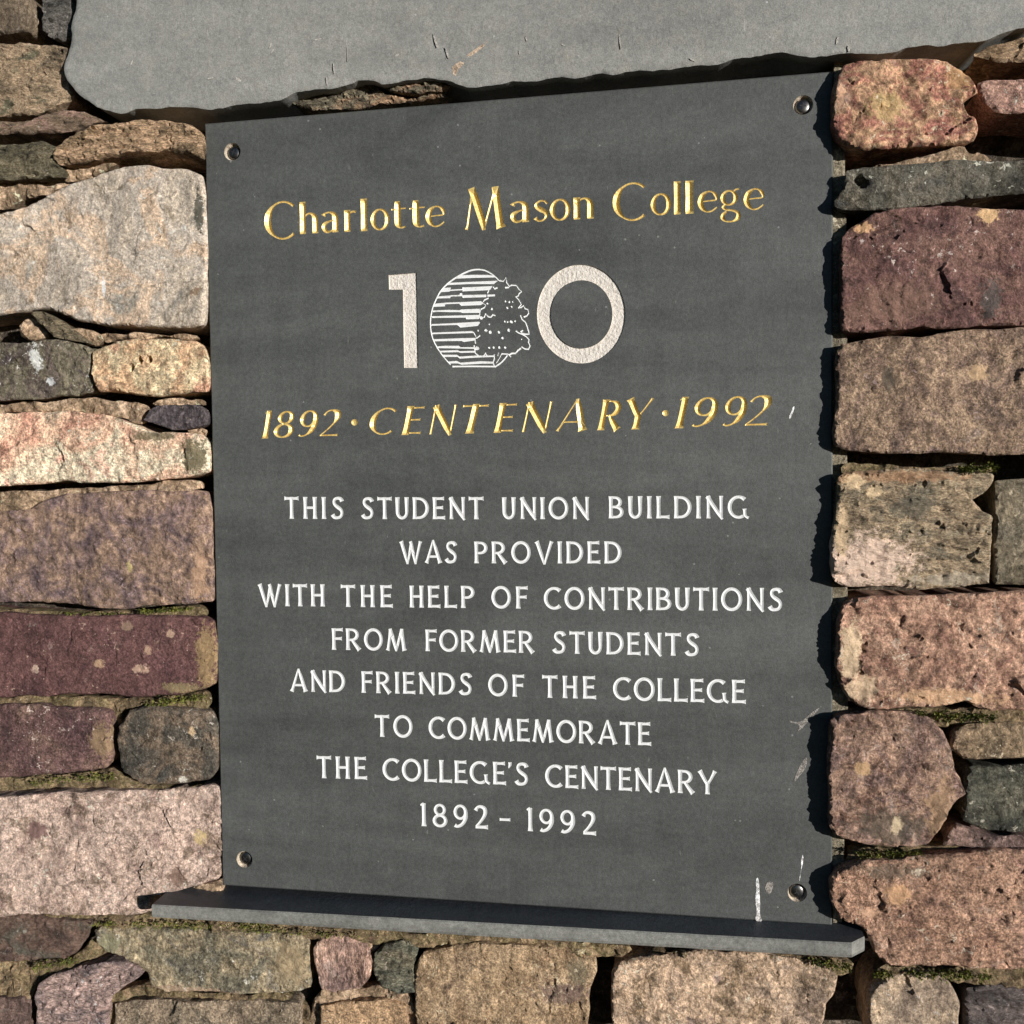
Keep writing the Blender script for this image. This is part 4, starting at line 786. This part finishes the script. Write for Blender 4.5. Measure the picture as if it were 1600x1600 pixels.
# the slab itself, its face cut through by every letter
def slab():
    W, H, C = .6, .773, .0016
    out = [(-W/2*1000, -H/2*1000), (W/2*1000, -H/2*1000), (W/2*1000, H/2*1000), (-W/2*1000, H/2*1000)]
    ring = []
    for i in range(4):
        a, b = np.array(out[i]), np.array(out[(i+1) % 4])
        for t in np.linspace(0, 1, 60, endpoint=False): ring.append(a + (b-a)*t)
    rp = []
    for q in ring:
        s = np.array([np.clip(q[0], -W*500+C*1000, W*500-C*1000), np.clip(q[1], -H*500+C*1000, H*500-C*1000)])
        rp.append(s + RNG.normal(0, .07, 2))
    n = len(rp)
    pts = [Vector(p) for p in rp] + [Vector(p) for p in CUT_V]
    ed = [(i, (i+1) % n) for i in range(n)] + [(a+n, b+n) for a, b in CUT_E]
    ov, oe, of, vmap, _, _ = cdt_holes(pts, ed, 1e-4)
    verts = [(v.x/1000, 0.0, v.y/1000) for v in ov]; faces = [tuple(f) for f in of]
    a, b, c = (Vector(verts[i]) for i in faces[0])
    if (b-a).cross(c-a).y > 0: faces = [tuple(reversed(f)) for f in faces]
    where = {}
    for i, o in enumerate(vmap):
        for q in o: where[q] = i
    idx = [where[i] for i in range(n)]
    o1 = len(verts); verts += [(q[0]/1000, C, q[1]/1000) for q in ring]
    o2 = len(verts); verts += [(q[0]/1000, .024, q[1]/1000) for q in ring]
    for i in range(n):
        j = (i+1) % n
        faces.append((idx[j], idx[i], o1+i, o1+j)[::-1]); faces.append((o1+j, o1+i, o2+i, o2+j)[::-1])
    faces.append(tuple(range(o2, o2+n)))
    s = mesh_obj('slab', verts, faces, PLAQUE, plaque, False); return s
slab_ob = slab()

# ------------------------------------------------------------------ screws in pale drilled holes
drill = stone_mat('drilled_slate', [(150,138,116),(182,168,142)], seed=61, contrast=.2)
steel = NT('stainless_steel'); steel.b.inputs['Metallic'].default_value = 1; steel.b.inputs['Base Color'].default_value = (.16, .155, .15, 1); steel.b.inputs['Roughness'].default_value = .36
dark = NT('screw_slot'); dark.b.inputs['Base Color'].default_value = (.02, .02, .022, 1); dark.b.inputs['Roughness'].default_value = .6
def lathe(prof, n=40):
    vs_, fs = [], []
    for r, y in prof:
        for i in range(n): a = 2*math.pi*i/n; vs_.append((r*math.cos(a), y, r*math.sin(a)))
    for k in range(len(prof)-1):
        for i in range(n): j = (i+1) % n; fs.append((k*n+i, k*n+j, (k+1)*n+j, (k+1)*n+i))
    return vs_, fs
for i, (x, z) in enumerate(SCREWS):
    hv, hf = lathe([(HR, 0), (HR*.98, .0006), (.0072, .0042), (.0066, .0046), (.0005, .0047)])
    mesh_obj('countersunk_hole', [(a+x, b, c+z) for a, b, c in hv], hf, drill, plaque, True, (x, 0, z))
    R0 = .0064; prof = [(R0*1.0, .0047), (R0*1.02, .0036)] + [(R0*math.cos(t), .0034-.0022*math.sin(t)) for t in np.linspace(.12, 1.42, 9)]
    sv, sf = lathe(prof); top = len(prof)-1; sf.append(tuple(range(top*40, top*40+40)))
    sc = mesh_obj('screw', [(a+x, b, c+z) for a, b, c in sv], sf, steel.m, plaque, True, (x, 0, z))
    sc.rotation_euler = (0, [.4, .1, .8, 1.1][i], 0)
    bv, bf = [], []
    for (hx, hz) in ((.0028, .00055), (.00055, .0028)):
        b = len(bv)
        bv += [(sx*hx, yy, sz*hz) for yy in (.0011, .0030) for sx, sz in ((-1,-1),(1,-1),(1,1),(-1,1))]
        bf += [(b, b+1, b+2, b+3)] + [(b+k, b+4+k, b+4+(k+1) % 4, b+(k+1) % 4) for k in range(4)]
        if hx < .001:                            # keep the crossing bars off one plane
            for q in range(b, b+8): bv[q] = (bv[q][0], bv[q][1]-.00008, bv[q][2])
    cr = mesh_obj('cross_slot', bv, bf, dark.m, sc, False)

# ------------------------------------------------------------------ limewash drips and chips on the plaque
lime = stone_mat('lime_splash', [(176,172,162),(224,222,214)], seed=71, contrast=.25)
pale = stone_mat('chipped_pale_slate', [(112,108,100),(150,146,134)], seed=72, contrast=.3)
for nm, mt, poly in [('lime_drip', lime, L_(1182,1374, 1184,1371, 1185.5,1385, 1184.5,1400, 1186,1415, 1186,1432, 1190,1440, 1181,1438, 1184,1428, 1182.5,1410, 1183,1392)), ('lime_drip', lime, L_(1252,1337, 1256,1335, 1255,1352, 1251,1377, 1247,1377, 1250,1360)),
                     ('chip', pale, L_(1259,1183, 1261,1186, 1258,1200, 1249,1215, 1238,1226, 1240,1212, 1248,1200)), ('chip', pale, L_(1232,1125, 1250,1130, 1265,1115, 1284,1100, 1283,1106, 1263,1126, 1247,1146, 1244,1143, 1250,1133, 1232,1128)),
                     ('chip', lime, L_(1240,632, 1243,634, 1237,650, 1233,656, 1234,648)),
                     ('chip', pale, L_(1196,1378, 1207,1376, 1210,1384, 1204,1398, 1196,1392))]:
    make_stone(nm, poly, .25, mt, plaque, r=.2, amp=(.05,.15,0), step=1.0, edge=1.5, depth=.5, facet=0.0, seed=random.randint(300, 400), cut=1)

# ------------------------------------------------------------------ moss in the joints
def moss():
    lines = [(220,956,300,951,4,.5,260),(100,958,200,959,4,.5,120),(230,1100,322,1088,8,2,420),(50,1222,180,1212,8,2,260),(150,1443,420,1447,6,4,420),(52,1512,120,1500,8,2,200),
             (1495,736,1556,730,8,9,320),(1430,1118,1556,1122,9,8,420),(1340,1334,1440,1334,8,6,300),(1410,1520,1545,1526,8,10,620),(1265,1502,1330,1512,8,6,240),(1365,1524,1395,1520,7,8,120),(380,1452,560,1462,5,5,160)]
    vs_, fs = [], []
    for x0, y0, x1, y1, sp, p, n in lines:
        for _ in range(n):
            if random.random() < .35: continue
            t = random.random(); dens = noise.noise(Vector((t*9, x0, y0)))
            if dens < -.15 and random.random() < .8: continue
            px = x0+(x1-x0)*t + random.gauss(0, 2); py = y0+(y1-y0)*t + random.gauss(0, sp*.42)
            x, z = at(px, py, -p/1000); y = -(p + random.uniform(-1.5, 2.2))/1000
            for _k in range(4):
                d = Vector((random.gauss(0, .6), -abs(random.gauss(.8, .4)), random.gauss(.35, .6))).normalized(); L = random.uniform(.0012, .003)
                s = d.cross(Vector((random.random(), random.random(), random.random()))).normalized()*L*.28
                b = Vector((x, y, z)); m = b + d*L*.5; e = b + d*L + Vector((0, 0, -.0004))
                k = len(vs_); vs_ += [b-s*.5, b+s*.5, m+s, e, m-s]; fs += [(k, k+1, k+2, k+4), (k+4, k+2, k+3)]
    t = NT('moss_leaf'); v, _ = t.coords(); n = t.noise(v, 120, 4, .6)
    t.link(t.ramp(n.outputs[0], [(.3, (.05,.06,.012,1)), (.5, (.13,.14,.022,1)), (.7, (.24,.23,.04,1))]), t.b.inputs['Base Color']); t.b.inputs['Roughness'].default_value = .8
    o = mesh_obj('moss', vs_, fs, t.m, wall, False); o['kind'] = 'stuff'; o['label'] = 'green moss tufts growing in the mortar joints'
moss()
